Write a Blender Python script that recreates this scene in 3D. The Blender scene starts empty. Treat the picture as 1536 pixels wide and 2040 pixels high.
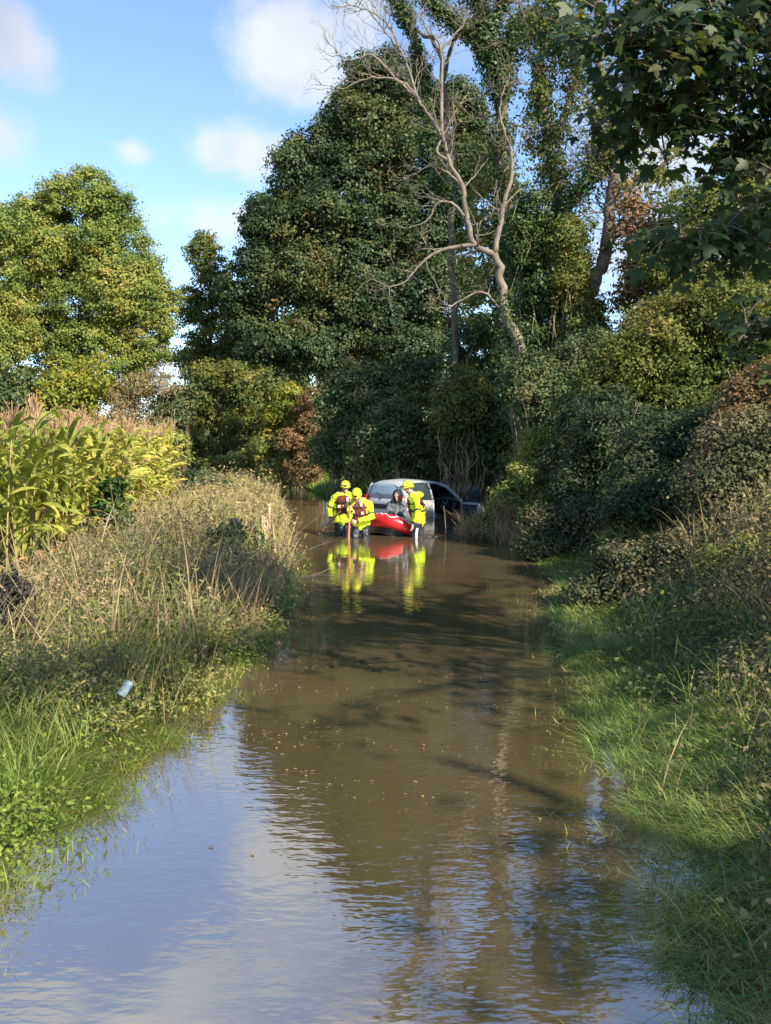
import bpy, bmesh, math, random
import numpy as np
from mathutils import Vector, Matrix

C = bpy.context.scene.collection
SC = bpy.context.scene
R = math.radians
random.seed(7)

# ---------------------------------------------------------------- camera, sky, sun, exposure
F = 1900.0            # focal length in pixels of a 1536 x 2040 frame
HZ = 1.9              # eye height over the water
cam = bpy.data.cameras.new("camera")
cam.sensor_fit = 'VERTICAL'
cam.sensor_height = 36.0
cam.lens = 36.0 * F / 2040.0
cam.shift_y = -120.0 / 2040.0
cam.clip_start = 0.05
cam.clip_end = 3000
camo = bpy.data.objects.new("camera", cam)
C.objects.link(camo)
camo.location = (0, 0, HZ)
camo.rotation_euler = (R(90), 0, 0)
SC.camera = camo

SUN_AZ = 40.0         # degrees to the right of straight behind the camera
SUN_EL = 34.0
to_sun = Vector((math.sin(R(SUN_AZ)) * math.cos(R(SUN_EL)), -math.cos(R(SUN_AZ)) * math.cos(R(SUN_EL)), math.sin(R(SUN_EL))))
sl = bpy.data.lights.new("sun", 'SUN')
sl.energy = 4.6
sl.angle = R(0.6)
sl.color = (1.0, 0.90, 0.74)
so = bpy.data.objects.new("sun", sl)
C.objects.link(so)
so.rotation_euler = to_sun.to_track_quat('Z', 'Y').to_euler()

SC.view_settings.view_transform = 'Standard'
SC.view_settings.look = 'None'
SC.view_settings.gamma = 1.0
SC.view_settings.exposure = 1.2

def build_world():
    w = bpy.data.worlds.new("World")
    SC.world = w
    w.use_nodes = True
    nt = w.node_tree
    nt.nodes.clear()
    N, L = nt.nodes.new, nt.links.new
    out = N('ShaderNodeOutputWorld')
    bg = N('ShaderNodeBackground')
    bg.inputs['Strength'].default_value = 0.15
    sky = N('ShaderNodeTexSky')
    sky.sky_type = 'NISHITA'
    sky.sun_disc = False
    sky.sun_elevation = R(SUN_EL)
    sky.sun_rotation = math.atan2(to_sun.x, to_sun.y)
    sky.air_density = 1.0
    sky.dust_density = 0.3
    sky.ozone_density = 2.0
    tc = N('ShaderNodeTexCoord')
    vec = tc.outputs['Generated']
    # soft warp so that cloud edges are ragged
    nz = N('ShaderNodeTexNoise')
    nz.inputs['Scale'].default_value = 9.0
    nz.inputs['Detail'].default_value = 7.0
    nz.inputs['Roughness'].default_value = 0.58
    L(vec, nz.inputs['Vector'])
    acc = None
    def blob(px, py, rx, ry, amp):
        nonlocal acc
        d = Vector(((px - 768) / F, 1.0, (900 - py) / F)).normalized()
        s = N('ShaderNodeVectorMath'); s.operation = 'SUBTRACT'
        L(vec, s.inputs[0]); s.inputs[1].default_value = d
        m = N('ShaderNodeVectorMath'); m.operation = 'MULTIPLY'
        L(s.outputs[0], m.inputs[0]); m.inputs[1].default_value = (F / rx, 2.0, F / ry)
        ln = N('ShaderNodeVectorMath'); ln.operation = 'LENGTH'
        L(m.outputs[0], ln.inputs[0])
        mr = N('ShaderNodeMapRange'); mr.interpolation_type = 'SMOOTHSTEP'
        mr.inputs['From Min'].default_value = 1.5; mr.inputs['From Max'].default_value = 0.0
        mr.inputs['To Min'].default_value = 0.0; mr.inputs['To Max'].default_value = amp
        L(ln.outputs['Value'], mr.inputs['Value'])
        if acc is None:
            acc = mr.outputs[0]
        else:
            a = N('ShaderNodeMath'); a.operation = 'MAXIMUM'
            L(acc, a.inputs[0]); L(mr.outputs[0], a.inputs[1]); acc = a.outputs[0]
    blob(600, 90, 185, 180, 0.92)
    blob(700, 60, 120, 130, 0.8)
    blob(500, 300, 155, 80, 0.98)
    blob(268, 306, 60, 42, 0.75)
    blob(15, 90, 110, 110, 0.9)
    blob(5, 260, 85, 80, 0.8)
    blob(400, 430, 230, 75, 0.72)
    blob(1330, 260, 220, 140, 0.8)
    blob(900, 60, 200, 120, 0.55)
    blob(1260, 520, 260, 130, 0.75)
    blob(650, -420, 300, 170, 0.8)  # unseen high clouds, added to brighten the reflections in the water
    blob(160, -330, 420, 170, 0.85)
    blob(430, -140, 330, 80, 0.6)
    blob(1100, -650, 300, 150, 0.7)
    # ragged: mask = smoothstep(noise + blob)
    ad = N('ShaderNodeMath'); ad.operation = 'MULTIPLY_ADD'
    L(nz.outputs['Fac'], ad.inputs[0]); ad.inputs[1].default_value = 1.5
    L(acc, ad.inputs[2])
    mk = N('ShaderNodeMapRange'); mk.interpolation_type = 'SMOOTHSTEP'
    mk.inputs['From Min'].default_value = 1.06; mk.inputs['From Max'].default_value = 1.62
    mk.inputs['To Min'].default_value = 0.0; mk.inputs['To Max'].default_value = 0.9
    L(ad.outputs[0], mk.inputs['Value'])
    # cloud colour: white tops, grey in the denser parts
    nz2 = N('ShaderNodeTexNoise')
    nz2.inputs['Scale'].default_value = 4.0; nz2.inputs['Detail'].default_value = 4.0
    L(vec, nz2.inputs['Vector'])
    cr = N('ShaderNodeValToRGB')
    cr.color_ramp.elements[0].position = 0.38; cr.color_ramp.elements[0].color = (1.85, 2.05, 2.4, 1)
    cr.color_ramp.elements[1].position = 0.62; cr.color_ramp.elements[1].color = (2.9, 3.0, 3.1, 1)
    L(nz2.outputs['Fac'], cr.inputs['Fac'])
    tn = N('ShaderNodeMixRGB'); tn.blend_type = 'MULTIPLY'; tn.inputs['Fac'].default_value = 1
    L(sky.outputs['Color'], tn.inputs['Color1']); tn.inputs['Color2'].default_value = (0.70, 0.74, 0.80, 1)
    mx = N('ShaderNodeMixRGB')
    L(mk.outputs[0], mx.inputs['Fac'])
    L(tn.outputs['Color'], mx.inputs['Color1']); L(cr.outputs['Color'], mx.inputs['Color2'])
    L(mx.outputs['Color'], bg.inputs['Color'])
    L(bg.outputs[0], out.inputs['Surface'])
build_world()

# ---------------------------------------------------------------- helpers
def tag(o, label=None, cat=None, group=None, kind=None):
    if label: o['label'] = label
    if cat: o['category'] = cat
    if group: o['group'] = group
    if kind: o['kind'] = kind
    return o

def empty(name, loc=(0, 0, 0), label=None, cat=None, group=None):
    o = bpy.data.objects.new(name, None)
    o.empty_display_size = 0.2
    C.objects.link(o)
    o.location = loc
    return tag(o, label, cat, group)

def link(name, me, mat=None, parent=None, loc=None, smooth=False):
    o = bpy.data.objects.new(name, me)
    C.objects.link(o)
    if mat is not None:
        for m in (mat if isinstance(mat, (list, tuple)) else [mat]):
            me.materials.append(m)
    if smooth and len(me.polygons):
        me.polygons.foreach_set('use_smooth', np.ones(len(me.polygons), dtype=bool))
    if parent is not None:
        o.parent = parent
    if loc is not None:
        o.location = loc
    return o

def W(px, py, Y):
    """the point at depth Y that projects to pixel (px, py) of the 1536 x 2040 photograph"""
    return np.array([(px - 768) / F * Y, Y, HZ - (py - 900) / F * Y])

def np_mesh(name, V, loops, counts, rnd=None):
    V = np.ascontiguousarray(V, dtype=np.float32)
    me = bpy.data.meshes.new(name)
    me.vertices.add(len(V))
    me.vertices.foreach_set('co', V.ravel())
    me.loops.add(len(loops))
    me.loops.foreach_set('vertex_index', np.ascontiguousarray(loops, dtype=np.int32))
    n = len(counts)
    me.polygons.add(n)
    starts = np.zeros(n, dtype=np.int32)
    starts[1:] = np.cumsum(counts)[:-1]
    me.polygons.foreach_set('loop_start', starts)
    try:
        me.polygons.foreach_set('loop_total', np.ascontiguousarray(counts, dtype=np.int32))
    except Exception:
        pass
    me.update(calc_edges=True)
    if rnd is not None:
        a = me.attributes.new('rnd', 'FLOAT', 'FACE')
        a.data.foreach_set('value', np.ascontiguousarray(rnd, dtype=np.float32))
    return me

def unit(v):
    return v / (np.linalg.norm(v, axis=-1, keepdims=True) + 1e-9)

KITE = np.array([(0, 0, 0), (0.30, 0.42, 0.05), (0, 1.0, -0.06), (-0.30, 0.42, 0.05)])
LONG = np.array([(0, 0, 0), (0.16, 0.40, 0.03), (0, 1.0, -0.12), (-0.16, 0.40, 0.03)])
BROAD = np.array([(0, 0, 0), (0.24, 0.20, 0.07), (0.25, 0.42, 0.08), (0.12, 0.75, 0.02), (0, 1.05, -0.16), (-0.12, 0.75, 0.02), (-0.25, 0.42, 0.08), (-0.24, 0.20, 0.07)])
IVY = np.array([(0, 0.05, 0), (0.42, 0.0, 0.04), (0.34, 0.45, 0.03), (0, 1.0, -0.05), (-0.34, 0.45, 0.03), (-0.42, 0.0, 0.04)])
def palmate():
    pts = []
    lobes = [(-142, 0.38), (-70, 0.80), (0, 1.0), (70, 0.80), (142, 0.38)]
    def pol(a, r):
        return (math.sin(R(a)) * r * 0.62, math.cos(R(a)) * r * 0.58 + 0.36)
    pts.append((0.0, 0.14))
    for k, (a, r) in enumerate(lobes[::-1]):
        a = -a
        pts_l = [(a - 22, r * 0.66), (a - 9, r * 0.80), (a, r), (a + 9, r * 0.80), (a + 22, r * 0.66)]
        for q in pts_l: pts.append(pol(*q))
        if k < 4: pts.append(pol(a + 35, 0.40))
    return np.array([(x, y, -0.55 * x * x - 0.22 * y * y + 0.16 * abs(x)) for x, y in pts])
PALM = palmate()

def leaf_arrays(P, Nrm, size, T, rng, spin=None):
    """one small polygon per point, its face along Nrm, turned at random (or its tip along spin)"""
    n = len(P)
    Nrm = unit(Nrm)
    if spin is None:
        spin = rng.normal(size=(n, 3))
    t = spin - (spin * Nrm).sum(1, keepdims=True) * Nrm
    t = unit(t)
    b = np.cross(t, Nrm)
    s = np.asarray(size).reshape(-1, 1, 1) if np.ndim(size) else size
    k = len(T)
    V = P[:, None, :] + s * (T[None, :, 0:1] * b[:, None, :] + T[None, :, 1:2] * t[:, None, :] + T[None, :, 2:3] * Nrm[:, None, :])
    V = V.reshape(-1, 3)
    loops = np.arange(n * k)
    return V, loops, np.full(n, k)

def leaf_mesh(name, P, Nrm, size, T, rng, rnd=None, spin=None):
    V, l, c = leaf_arrays(P, Nrm, size, T, rng, spin)
    if rnd is None: rnd = rng.random(len(P))
    return np_mesh(name, V, l, c, rnd)

def blades_arrays(P, h, w, lean, rng, bend=0.5, dirs=None):
    """bent grass blades: 2 quads and a tip triangle each"""
    n = len(P)
    ang = rng.random(n) * 2 * np.pi
    side = np.stack([np.cos(ang), np.sin(ang), np.zeros(n)], 1)
    if dirs is None:
        a2 = rng.random(n) * 2 * np.pi
        fw = np.stack([np.cos(a2), np.sin(a2), np.zeros(n)], 1)
    else:
        fw = dirs
    h = np.asarray(h).reshape(-1, 1); w = np.asarray(w).reshape(-1, 1); lean = np.asarray(lean).reshape(-1, 1)
    up = np.array([[0, 0, 1.0]])
    def at(t):
        off = lean * (t * 0.5 + bend * t * t)
        z = t * np.sqrt(np.maximum(0.05, 1 - np.minimum(0.95, (lean * (0.45 + 0.45 * t)) ** 2)))
        return P + h * (fw * off + up * z)
    p0, p1, p2, p3 = at(0.0), at(0.4), at(0.75), at(1.0)
    V = np.stack([p0 - side * w * .5, p0 + side * w * .5, p1 - side * w * .5, p1 + side * w * .5,
                  p2 - side * w * .36, p2 + side * w * .36, p3], 1).reshape(-1, 3)
    base = (np.arange(n) * 7)[:, None]
    q = np.array([0, 1, 3, 2, 2, 3, 5, 4, 4, 5, 6])
    loops = (base + q).ravel()
    counts = np.tile(np.array([4, 4, 3]), n)
    return V, loops, counts

def blades_mesh(name, P, h, w, lean, rng, bend=0.5, rnd=None, dirs=None):
    V, l, c = blades_arrays(P, h, w, lean, rng, bend, dirs)
    if rnd is None: rnd = rng.random(len(P))
    return np_mesh(name, V, l, c, np.repeat(rnd, 3))

class MB:
    """collects quads and tris of boxes, tubes, lathes into one mesh"""
    def __init__(s): s.v = []; s.f = []; s.m = []; s.mi = 0
    def add(s, V, Fc):
        b = len(s.v)
        s.v += [tuple(map(float, p)) for p in V]
        s.f += [tuple(b + i for i in f) for f in Fc]
        s.m += [s.mi] * len(Fc)
    def tube(s, pts, rad, n=8, cap=True, squash=None):
        pts = [Vector(p) for p in pts]
        if not hasattr(rad, '__len__'): rad = [rad] * len(pts)
        V = []; Fc = []
        ref = None
        for i, p in enumerate(pts):
            d = (pts[min(i + 1, len(pts) - 1)] - pts[max(i - 1, 0)])
            if d.length < 1e-9: d = Vector((0, 0, 1))
            d.normalize()
            if ref is None:
                ref = Vector((1, 0, 0)) if abs(d.x) < 0.8 else Vector((0, 1, 0))
            a = (ref - d * ref.dot(d)).normalized()
            ref = a
            b = d.cross(a)
            for k in range(n):
                t = 2 * math.pi * k / n
                V.append(p + (a * math.cos(t) + b * math.sin(t)) * rad[i])
        for i in range(len(pts) - 1):
            for k in range(n):
                k2 = (k + 1) % n
                Fc.append((i * n + k, i * n + k2, (i + 1) * n + k2, (i + 1) * n + k))
        if cap:
            Fc.append(tuple(range(n - 1, -1, -1)))
            Fc.append(tuple((len(pts) - 1) * n + k for k in range(n)))
        s.add(V, Fc)
    def box(s, c, d, M=None):
        V = []
        for z in (-1, 1):
            for x, y in ((-1, -1), (1, -1), (1, 1), (-1, 1)):
                p = Vector((x * d[0] / 2, y * d[1] / 2, z * d[2] / 2))
                if M is not None: p = M @ p
                V.append(p + Vector(c))
        s.add(V, [(3, 2, 1, 0), (4, 5, 6, 7), (0, 1, 5, 4), (1, 2, 6, 5), (2, 3, 7, 6), (3, 0, 4, 7)])
    def prism(s, outline, thick, M):
        """outline: list of 2D points; extruded by thick along the local z of M"""
        n = len(outline)
        V = [M @ Vector((x, y, -thick / 2)) for x, y in outline] + [M @ Vector((x, y, thick / 2)) for x, y in outline]
        Fc = [tuple(range(n - 1, -1, -1)), tuple(range(n, 2 * n))]
        for i in range(n):
            j = (i + 1) % n
            Fc.append((i, j, n + j, n + i))
        s.add(V, Fc)
    def grid(s, rows, close=False):
        nr, nc = len(rows), len(rows[0])
        V = [p for r in rows for p in r]
        Fc = []
        for i in range(nr - 1):
            for j in range(nc if close else nc - 1):
                j2 = (j + 1) % nc
                Fc.append((i * nc + j, i * nc + j2, (i + 1) * nc + j2, (i + 1) * nc + j))
        s.add(V, Fc)
    def ellipsoid(s, c, r, M=None, nu=14, nv=9):
        rows = []
        for i in range(nv + 1):
            th = math.pi * i / nv
            row = []
            for k in range(nu):
                ph = 2 * math.pi * k / nu
                p = Vector((r[0] * math.sin(th) * math.cos(ph), r[1] * math.sin(th) * math.sin(ph), r[2] * math.cos(th)))
                if M is not None: p = M @ p
                row.append(p + Vector(c))
            rows.append(row)
        s.grid(rows, close=True)
    def capsule(s, a, b, ra, rb, n=10):
        a = Vector(a); b = Vector(b)
        d = b - a
        L_ = d.length
        if L_ < 1e-6: d = Vector((0, 0, 1))
        else: d = d / L_
        pts = []; rad = []
        for k in range(4):
            t = math.pi / 2 * (1 - k / 4)
            pts.append(a - d * ra * math.sin(t)); rad.append(max(1e-4, ra * math.cos(t)))
        pts.append(a); rad.append(ra)
        pts.append(b); rad.append(rb)
        for k in range(1, 5):
            t = math.pi / 2 * (k / 4)
            pts.append(b + d * rb * math.sin(t)); rad.append(max(1e-4, rb * math.cos(t)))
        s.tube(pts, rad, n=n)
    def mesh(s, name):
        me = bpy.data.meshes.new(name)
        me.from_pydata(s.v, [], s.f)
        if s.mi or any(s.m):
            me.polygons.foreach_set('material_index', np.array(s.m, dtype=np.int32))
        me.update()
        return me
    def build(s, name, mat, parent=None, smooth=False, loc=None):
        return link(name, s.mesh(name), mat, parent, loc, smooth)

# ---------------------------------------------------------------- materials
def principled(name, col, rough=0.6, spec=0.4, metal=0.0, noise=None, bump=None, ior=None, trans=0.0, alpha=1.0):
    m = bpy.data.materials.new(name)
    m.use_nodes = True
    nt = m.node_tree
    p = nt.nodes['Principled BSDF']
    p.inputs['Base Color'].default_value = (*col, 1)
    p.inputs['Roughness'].default_value = rough
    p.inputs['Metallic'].default_value = metal
    p.inputs['Specular IOR Level'].default_value = spec
    if ior: p.inputs['IOR'].default_value = ior
    if trans: p.inputs['Transmission Weight'].default_value = trans
    tc = nt.nodes.new('ShaderNodeTexCoord')
    if noise:
        sc, col2, lo, hi = noise
        n = nt.nodes.new('ShaderNodeTexNoise')
        n.inputs['Scale'].default_value = sc; n.inputs['Detail'].default_value = 6; n.inputs['Roughness'].default_value = 0.65
        nt.links.new(tc.outputs['Object'], n.inputs['Vector'])
        r = nt.nodes.new('ShaderNodeValToRGB')
        r.color_ramp.elements[0].position = lo; r.color_ramp.elements[0].color = (*col, 1)
        r.color_ramp.elements[1].position = hi; r.color_ramp.elements[1].color = (*col2, 1)
        nt.links.new(n.outputs['Fac'], r.inputs['Fac'])
        nt.links.new(r.outputs['Color'], p.inputs['Base Color'])
    if bump:
        sc, st, dist = bump
        n = nt.nodes.new('ShaderNodeTexNoise')
        n.inputs['Scale'].default_value = sc; n.inputs['Detail'].default_value = 5
        nt.links.new(tc.outputs['Object'], n.inputs['Vector'])
        b = nt.nodes.new('ShaderNodeBump')
        b.inputs['Strength'].default_value = st; b.inputs['Distance'].default_value = dist
        nt.links.new(n.outputs['Fac'], b.inputs['Height'])
        nt.links.new(b.outputs['Normal'], p.inputs['Normal'])
    return m

def leafmat(name, stops, patch=0.4, patch_amt=0.6, trans=0.3, rough=0.55, spec=0.28, ttint=(1.15, 1.2, 0.6), gain=1.3):
    """leaf colour from a per-leaf random value and a soft patchiness through the crown"""
    m = bpy.data.materials.new(name)
    m.use_nodes = True
    nt = m.node_tree
    N, L = nt.nodes.new, nt.links.new
    p = nt.nodes['Principled BSDF']
    out = nt.nodes['Material Output']
    p.inputs['Roughness'].default_value = rough
    p.inputs['Specular IOR Level'].default_value = spec
    at = N('ShaderNodeAttribute'); at.attribute_name = 'rnd'
    tc = N('ShaderNodeTexCoord')
    nz = N('ShaderNodeTexNoise'); nz.inputs['Scale'].default_value = patch; nz.inputs['Detail'].default_value = 3
    L(tc.outputs['Object'], nz.inputs['Vector'])
    a = N('ShaderNodeMath'); a.operation = 'MULTIPLY_ADD'
    L(nz.outputs['Fac'], a.inputs[0]); a.inputs[1].default_value = patch_amt * 2.2
    mu = N('ShaderNodeMath'); mu.operation = 'MULTIPLY_ADD'
    L(at.outputs['Fac'], mu.inputs[0]); mu.inputs[1].default_value = 1.0 - patch_amt * 0.6
    mu.inputs[2].default_value = -patch_amt * 0.8
    L(mu.outputs[0], a.inputs[2])
    cr = N('ShaderNodeValToRGB')
    el = cr.color_ramp.elements
    while len(el) < len(stops): el.new(0.5)
    for e, (pos, c) in zip(el, stops):
        e.position = pos; e.color = (*[min(0.6, v * gain) for v in c], 1)
    L(a.outputs[0], cr.inputs['Fac'])
    L(cr.outputs['Color'], p.inputs['Base Color'])
    tr = N('ShaderNodeBsdfTranslucent')
    tm = N('ShaderNodeMixRGB'); tm.blend_type = 'MULTIPLY'; tm.inputs['Fac'].default_value = 1
    L(cr.outputs['Color'], tm.inputs['Color1']); tm.inputs['Color2'].default_value = (*ttint, 1)
    L(tm.outputs['Color'], tr.inputs['Color'])
    ms = N('ShaderNodeMixShader'); ms.inputs['Fac'].default_value = trans
    L(p.outputs[0], ms.inputs[1]); L(tr.outputs[0], ms.inputs[2])
    L(ms.outputs[0], out.inputs['Surface'])
    return m

M = {}
M['bark'] = principled('bark', (0.10, 0.075, 0.05), 0.9, 0.2, noise=(6, (0.19, 0.16, 0.12), 0.35, 0.7), bump=(25, 0.6, 0.03))
M['pale_bark'] = principled('pale_bark', (0.115, 0.098, 0.074), 0.85, 0.2, noise=(3, (0.26, 0.22, 0.165), 0.35, 0.68), bump=(30, 0.5, 0.02))
M['twig'] = principled('twig', (0.14, 0.10, 0.06), 0.9, 0.2, noise=(1.5, (0.30, 0.24, 0.14), 0.4, 0.6))
M['syc'] = leafmat('sycamore_leaf', [(0.0, (0.012, 0.030, 0.010)), (0.4, (0.034, 0.064, 0.022)), (0.7, (0.072, 0.100, 0.032)), (0.9, (0.14, 0.12, 0.035)), (1.0, (0.19, 0.095, 0.035))], 0.28, 0.6, 0.25, rough=0.5, spec=0.3, gain=1.05)
M['near_syc'] = leafmat('near_sycamore_leaf', [(0.0, (0.018, 0.040, 0.014)), (0.45, (0.042, 0.075, 0.026)), (0.8, (0.085, 0.115, 0.036)), (0.95, (0.16, 0.14, 0.05)), (1.0, (0.20, 0.12, 0.05))], 0.9, 0.55, 0.38, rough=0.5, spec=0.3, gain=0.85)  # leaf colour lowered to stand in for the crown's own shade
M['gold'] = leafmat('golden_leaf', [(0.0, (0.045, 0.080, 0.018)), (0.4, (0.095, 0.135, 0.028)), (0.68, (0.175, 0.185, 0.040)), (0.9, (0.25, 0.185, 0.045)), (1.0, (0.24, 0.12, 0.045))], 0.30, 0.55, 0.3, gain=1.5)
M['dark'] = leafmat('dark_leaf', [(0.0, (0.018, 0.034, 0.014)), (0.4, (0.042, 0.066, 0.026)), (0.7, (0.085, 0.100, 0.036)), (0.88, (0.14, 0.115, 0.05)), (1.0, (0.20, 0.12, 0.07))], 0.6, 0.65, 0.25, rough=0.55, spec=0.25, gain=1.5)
M['hedge'] = leafmat('hedge_shade_leaf', [(0.0, (0.018, 0.034, 0.014)), (0.4, (0.042, 0.066, 0.026)), (0.7, (0.085, 0.100, 0.036)), (0.88, (0.14, 0.115, 0.05)), (1.0, (0.20, 0.12, 0.07))], 0.6, 0.65, 0.25, rough=0.55, spec=0.25, gain=0.95)  # darker copy of the dark leaf, with the hedge shade in its colour
M['hazel'] = leafmat('hazel_leaf', [(0.0, (0.035, 0.065, 0.015)), (0.4, (0.085, 0.12, 0.025)), (0.7, (0.17, 0.16, 0.035)), (0.9, (0.24, 0.17, 0.04)), (1.0, (0.22, 0.10, 0.04))], 0.55, 0.5, 0.32, gain=1.1)
M['ivy'] = leafmat('ivy_leaf', [(0.0, (0.015, 0.045, 0.010)), (0.5, (0.045, 0.095, 0.018)), (0.85, (0.11, 0.15, 0.03)), (1.0, (0.20, 0.18, 0.04))], 0.7, 0.45, 0.2, rough=0.48, spec=0.32, gain=0.8)
M['maple'] = leafmat('yellow_leaf', [(0.0, (0.06, 0.11, 0.015)), (0.5, (0.19, 0.22, 0.03)), (0.85, (0.36, 0.29, 0.03)), (1.0, (0.38, 0.19, 0.03))], 0.6, 0.5, 0.32, gain=1.0)
M['red'] = leafmat('russet_leaf', [(0.0, (0.07, 0.075, 0.025)), (0.45, (0.16, 0.11, 0.045)), (0.8, (0.24, 0.12, 0.06)), (1.0, (0.30, 0.11, 0.07))], 0.8, 0.5, 0.25, gain=1.1)
M['tan'] = leafmat('withered_leaf', [(0.0, (0.11, 0.095, 0.045)), (0.5, (0.24, 0.18, 0.09)), (0.85, (0.36, 0.27, 0.14)), (1.0, (0.30, 0.16, 0.10))], 0.8, 0.4, 0.22, ttint=(1.1, 1.0, 0.8), gain=1.05)
M['blackthorn'] = leafmat('blackthorn_leaf', [(0.0, (0.014, 0.016, 0.014)), (0.5, (0.032, 0.034, 0.028)), (0.85, (0.062, 0.052, 0.046)), (1.0, (0.10, 0.075, 0.065))], 1.2, 0.5, 0.15, rough=0.6, spec=0.2, gain=1.0)
M['weed'] = leafmat('weed_leaf', [(0.0, (0.05, 0.085, 0.018)), (0.35, (0.12, 0.155, 0.032)), (0.65, (0.23, 0.22, 0.065)), (0.88, (0.34, 0.25, 0.11)), (1.0, (0.36, 0.20, 0.11))], 1.1, 0.55, 0.28)
M['bramble'] = leafmat('bramble_leaf', [(0.0, (0.026, 0.040, 0.016)), (0.35, (0.060, 0.075, 0.030)), (0.6, (0.115, 0.105, 0.050)), (0.82, (0.18, 0.13, 0.08)), (1.0, (0.26, 0.17, 0.11))], 1.2, 0.6, 0.22, rough=0.6, spec=0.2)
M['grass'] = leafmat('grass_blade', [(0.0, (0.05, 0.09, 0.020)), (0.45, (0.105, 0.155, 0.036)), (0.8, (0.18, 0.20, 0.06)), (1.0, (0.32, 0.26, 0.13))], 1.1, 0.6, 0.3, gain=1.8)
M['grass2'] = leafmat('lush_grass_blade', [(0.0, (0.05, 0.095, 0.014)), (0.45, (0.115, 0.165, 0.025)), (0.8, (0.21, 0.235, 0.045)), (1.0, (0.33, 0.27, 0.10))], 1.0, 0.5, 0.3, gain=1.2)
M['drygrass'] = leafmat('dry_grass_blade', [(0.0, (0.13, 0.12, 0.05)), (0.45, (0.27, 0.21, 0.10)), (0.8, (0.40, 0.31, 0.16)), (1.0, (0.33, 0.17, 0.09))], 0.7, 0.5, 0.22, ttint=(1.1, 1.0, 0.8), gain=1.05)
M['corn'] = leafmat('corn_leaf', [(0.0, (0.10, 0.145, 0.025)), (0.32, (0.22, 0.245, 0.045)), (0.64, (0.40, 0.385, 0.08)), (0.87, (0.52, 0.43, 0.10)), (1.0, (0.46, 0.30, 0.12))], 1.3, 0.4, 0.36, rough=0.5, gain=1.15)
M['corn_dry'] = leafmat('dry_corn_leaf', [(0.0, (0.30, 0.16, 0.07)), (0.5, (0.46, 0.29, 0.13)), (1.0, (0.55, 0.40, 0.22))], 1.3, 0.35, 0.25, ttint=(1.1, 1.0, 0.8), gain=1.0)
M['tassel'] = leafmat('corn_tassel', [(0.0, (0.26, 0.16, 0.09)), (0.5, (0.40, 0.26, 0.14)), (1.0, (0.52, 0.37, 0.20))], 1.3, 0.3, 0.2, ttint=(1.1, 1.0, 0.8), gain=1.0)
M['stalk'] = principled('corn_stalk', (0.26, 0.24, 0.08), 0.6, 0.3, noise=(4, (0.38, 0.26, 0.12), 0.4, 0.65))
M['post'] = principled('weathered_wood', (0.13, 0.105, 0.08), 0.9, 0.2, noise=(9, (0.24, 0.20, 0.15), 0.35, 0.7), bump=(40, 0.6, 0.01))
M['post_sunlit'] = principled('sunlit_wood', (0.32, 0.24, 0.15), 0.9, 0.2, noise=(9, (0.46, 0.36, 0.24), 0.35, 0.7), bump=(40, 0.6, 0.01))  # paler copy of the post wood, sunlight put into its colour

# ---------------------------------------------------------------- terrain
LY = np.array([-40, 2.0, 3.6, 4.8, 7.2, 9.5, 12.0, 14.4, 17, 21, 25.8, 36, 48, 60, 75, 100])
LX = np.array([-1.7, -1.75, -1.75, -1.58, -1.43, -1.30, -1.32, -1.46, -1.75, -2.15, -2.8, -4.2, -5.8, -9.0, -20, -40])
RY = np.array([-40, 2.0, 4.0, 5.2, 7.2, 9.8, 12.0, 13.6, 15.2, 17, 19, 20.3, 21.3, 22.4, 24, 30, 33, 36, 42, 51.6, 60, 75, 100])
RX = np.array([0.9, 0.95, 1.19, 1.33, 1.54, 1.9, 2.15, 2.55, 2.7, 2.8, 2.7, 2.2, 1.75, 2.0, 2.9, 3.9, 2.4, -0.4, -2.8, -4.5, -7.0, -17, -37])
LP = (np.array([0, 0.35, 0.9, 1.8, 3.2, 6, 500]), np.array([0.0, 0.10, 0.24, 0.30, 0.16, 0.12, 0.3]))
RP = (np.array([0, 0.45, 1.2, 2.2, 3.4, 6, 500]), np.array([0.0, 0.07, 0.28, 0.70, 1.20, 1.5, 2.0]))
def lumps(x, y):
    return 0.05 * np.sin(1.7 * x + 0.6 * y) * np.cos(1.3 * y - 0.4 * x) + 0.03 * np.sin(3.9 * x - 2.2 * y) + 0.02 * np.cos(5.3 * y + 2.1 * x)
def lane(x, y):
    dl = np.interp(y, LY, LX) - x
    dr = x - np.interp(y, RY, RX)
    return dl, dr
def H(x, y):
    x = np.asarray(x, float); y = np.asarray(y, float)
    dl, dr = lane(x, y)
    wob = 0.12 * np.sin(2.3 * y + 0.5) + 0.09 * np.sin(5.1 * y + 1.2) + 0.05 * np.sin(11.3 * y)
    dl = dl + wob; dr = dr + 0.8 * wob[::1] if np.ndim(wob) else dr + 0.8 * wob
    hl = np.interp(dl, *LP); hr = np.interp(dr, *RP)
    # beyond the bend the far bank is lower
    far = np.clip((y - 30) / 10, 0, 1)
    hr = hr * (1 - 0.45 * far)
    inside = np.maximum(dl, dr)
    bed = np.clip(inside / 0.9, -1, 0) * 0.65
    h = np.where(dl > 0, hl, np.where(dr > 0, hr, bed))
    k = np.clip(inside * 2, 0, 1)
    return h + lumps(x, y) * k - 0.02

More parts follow.
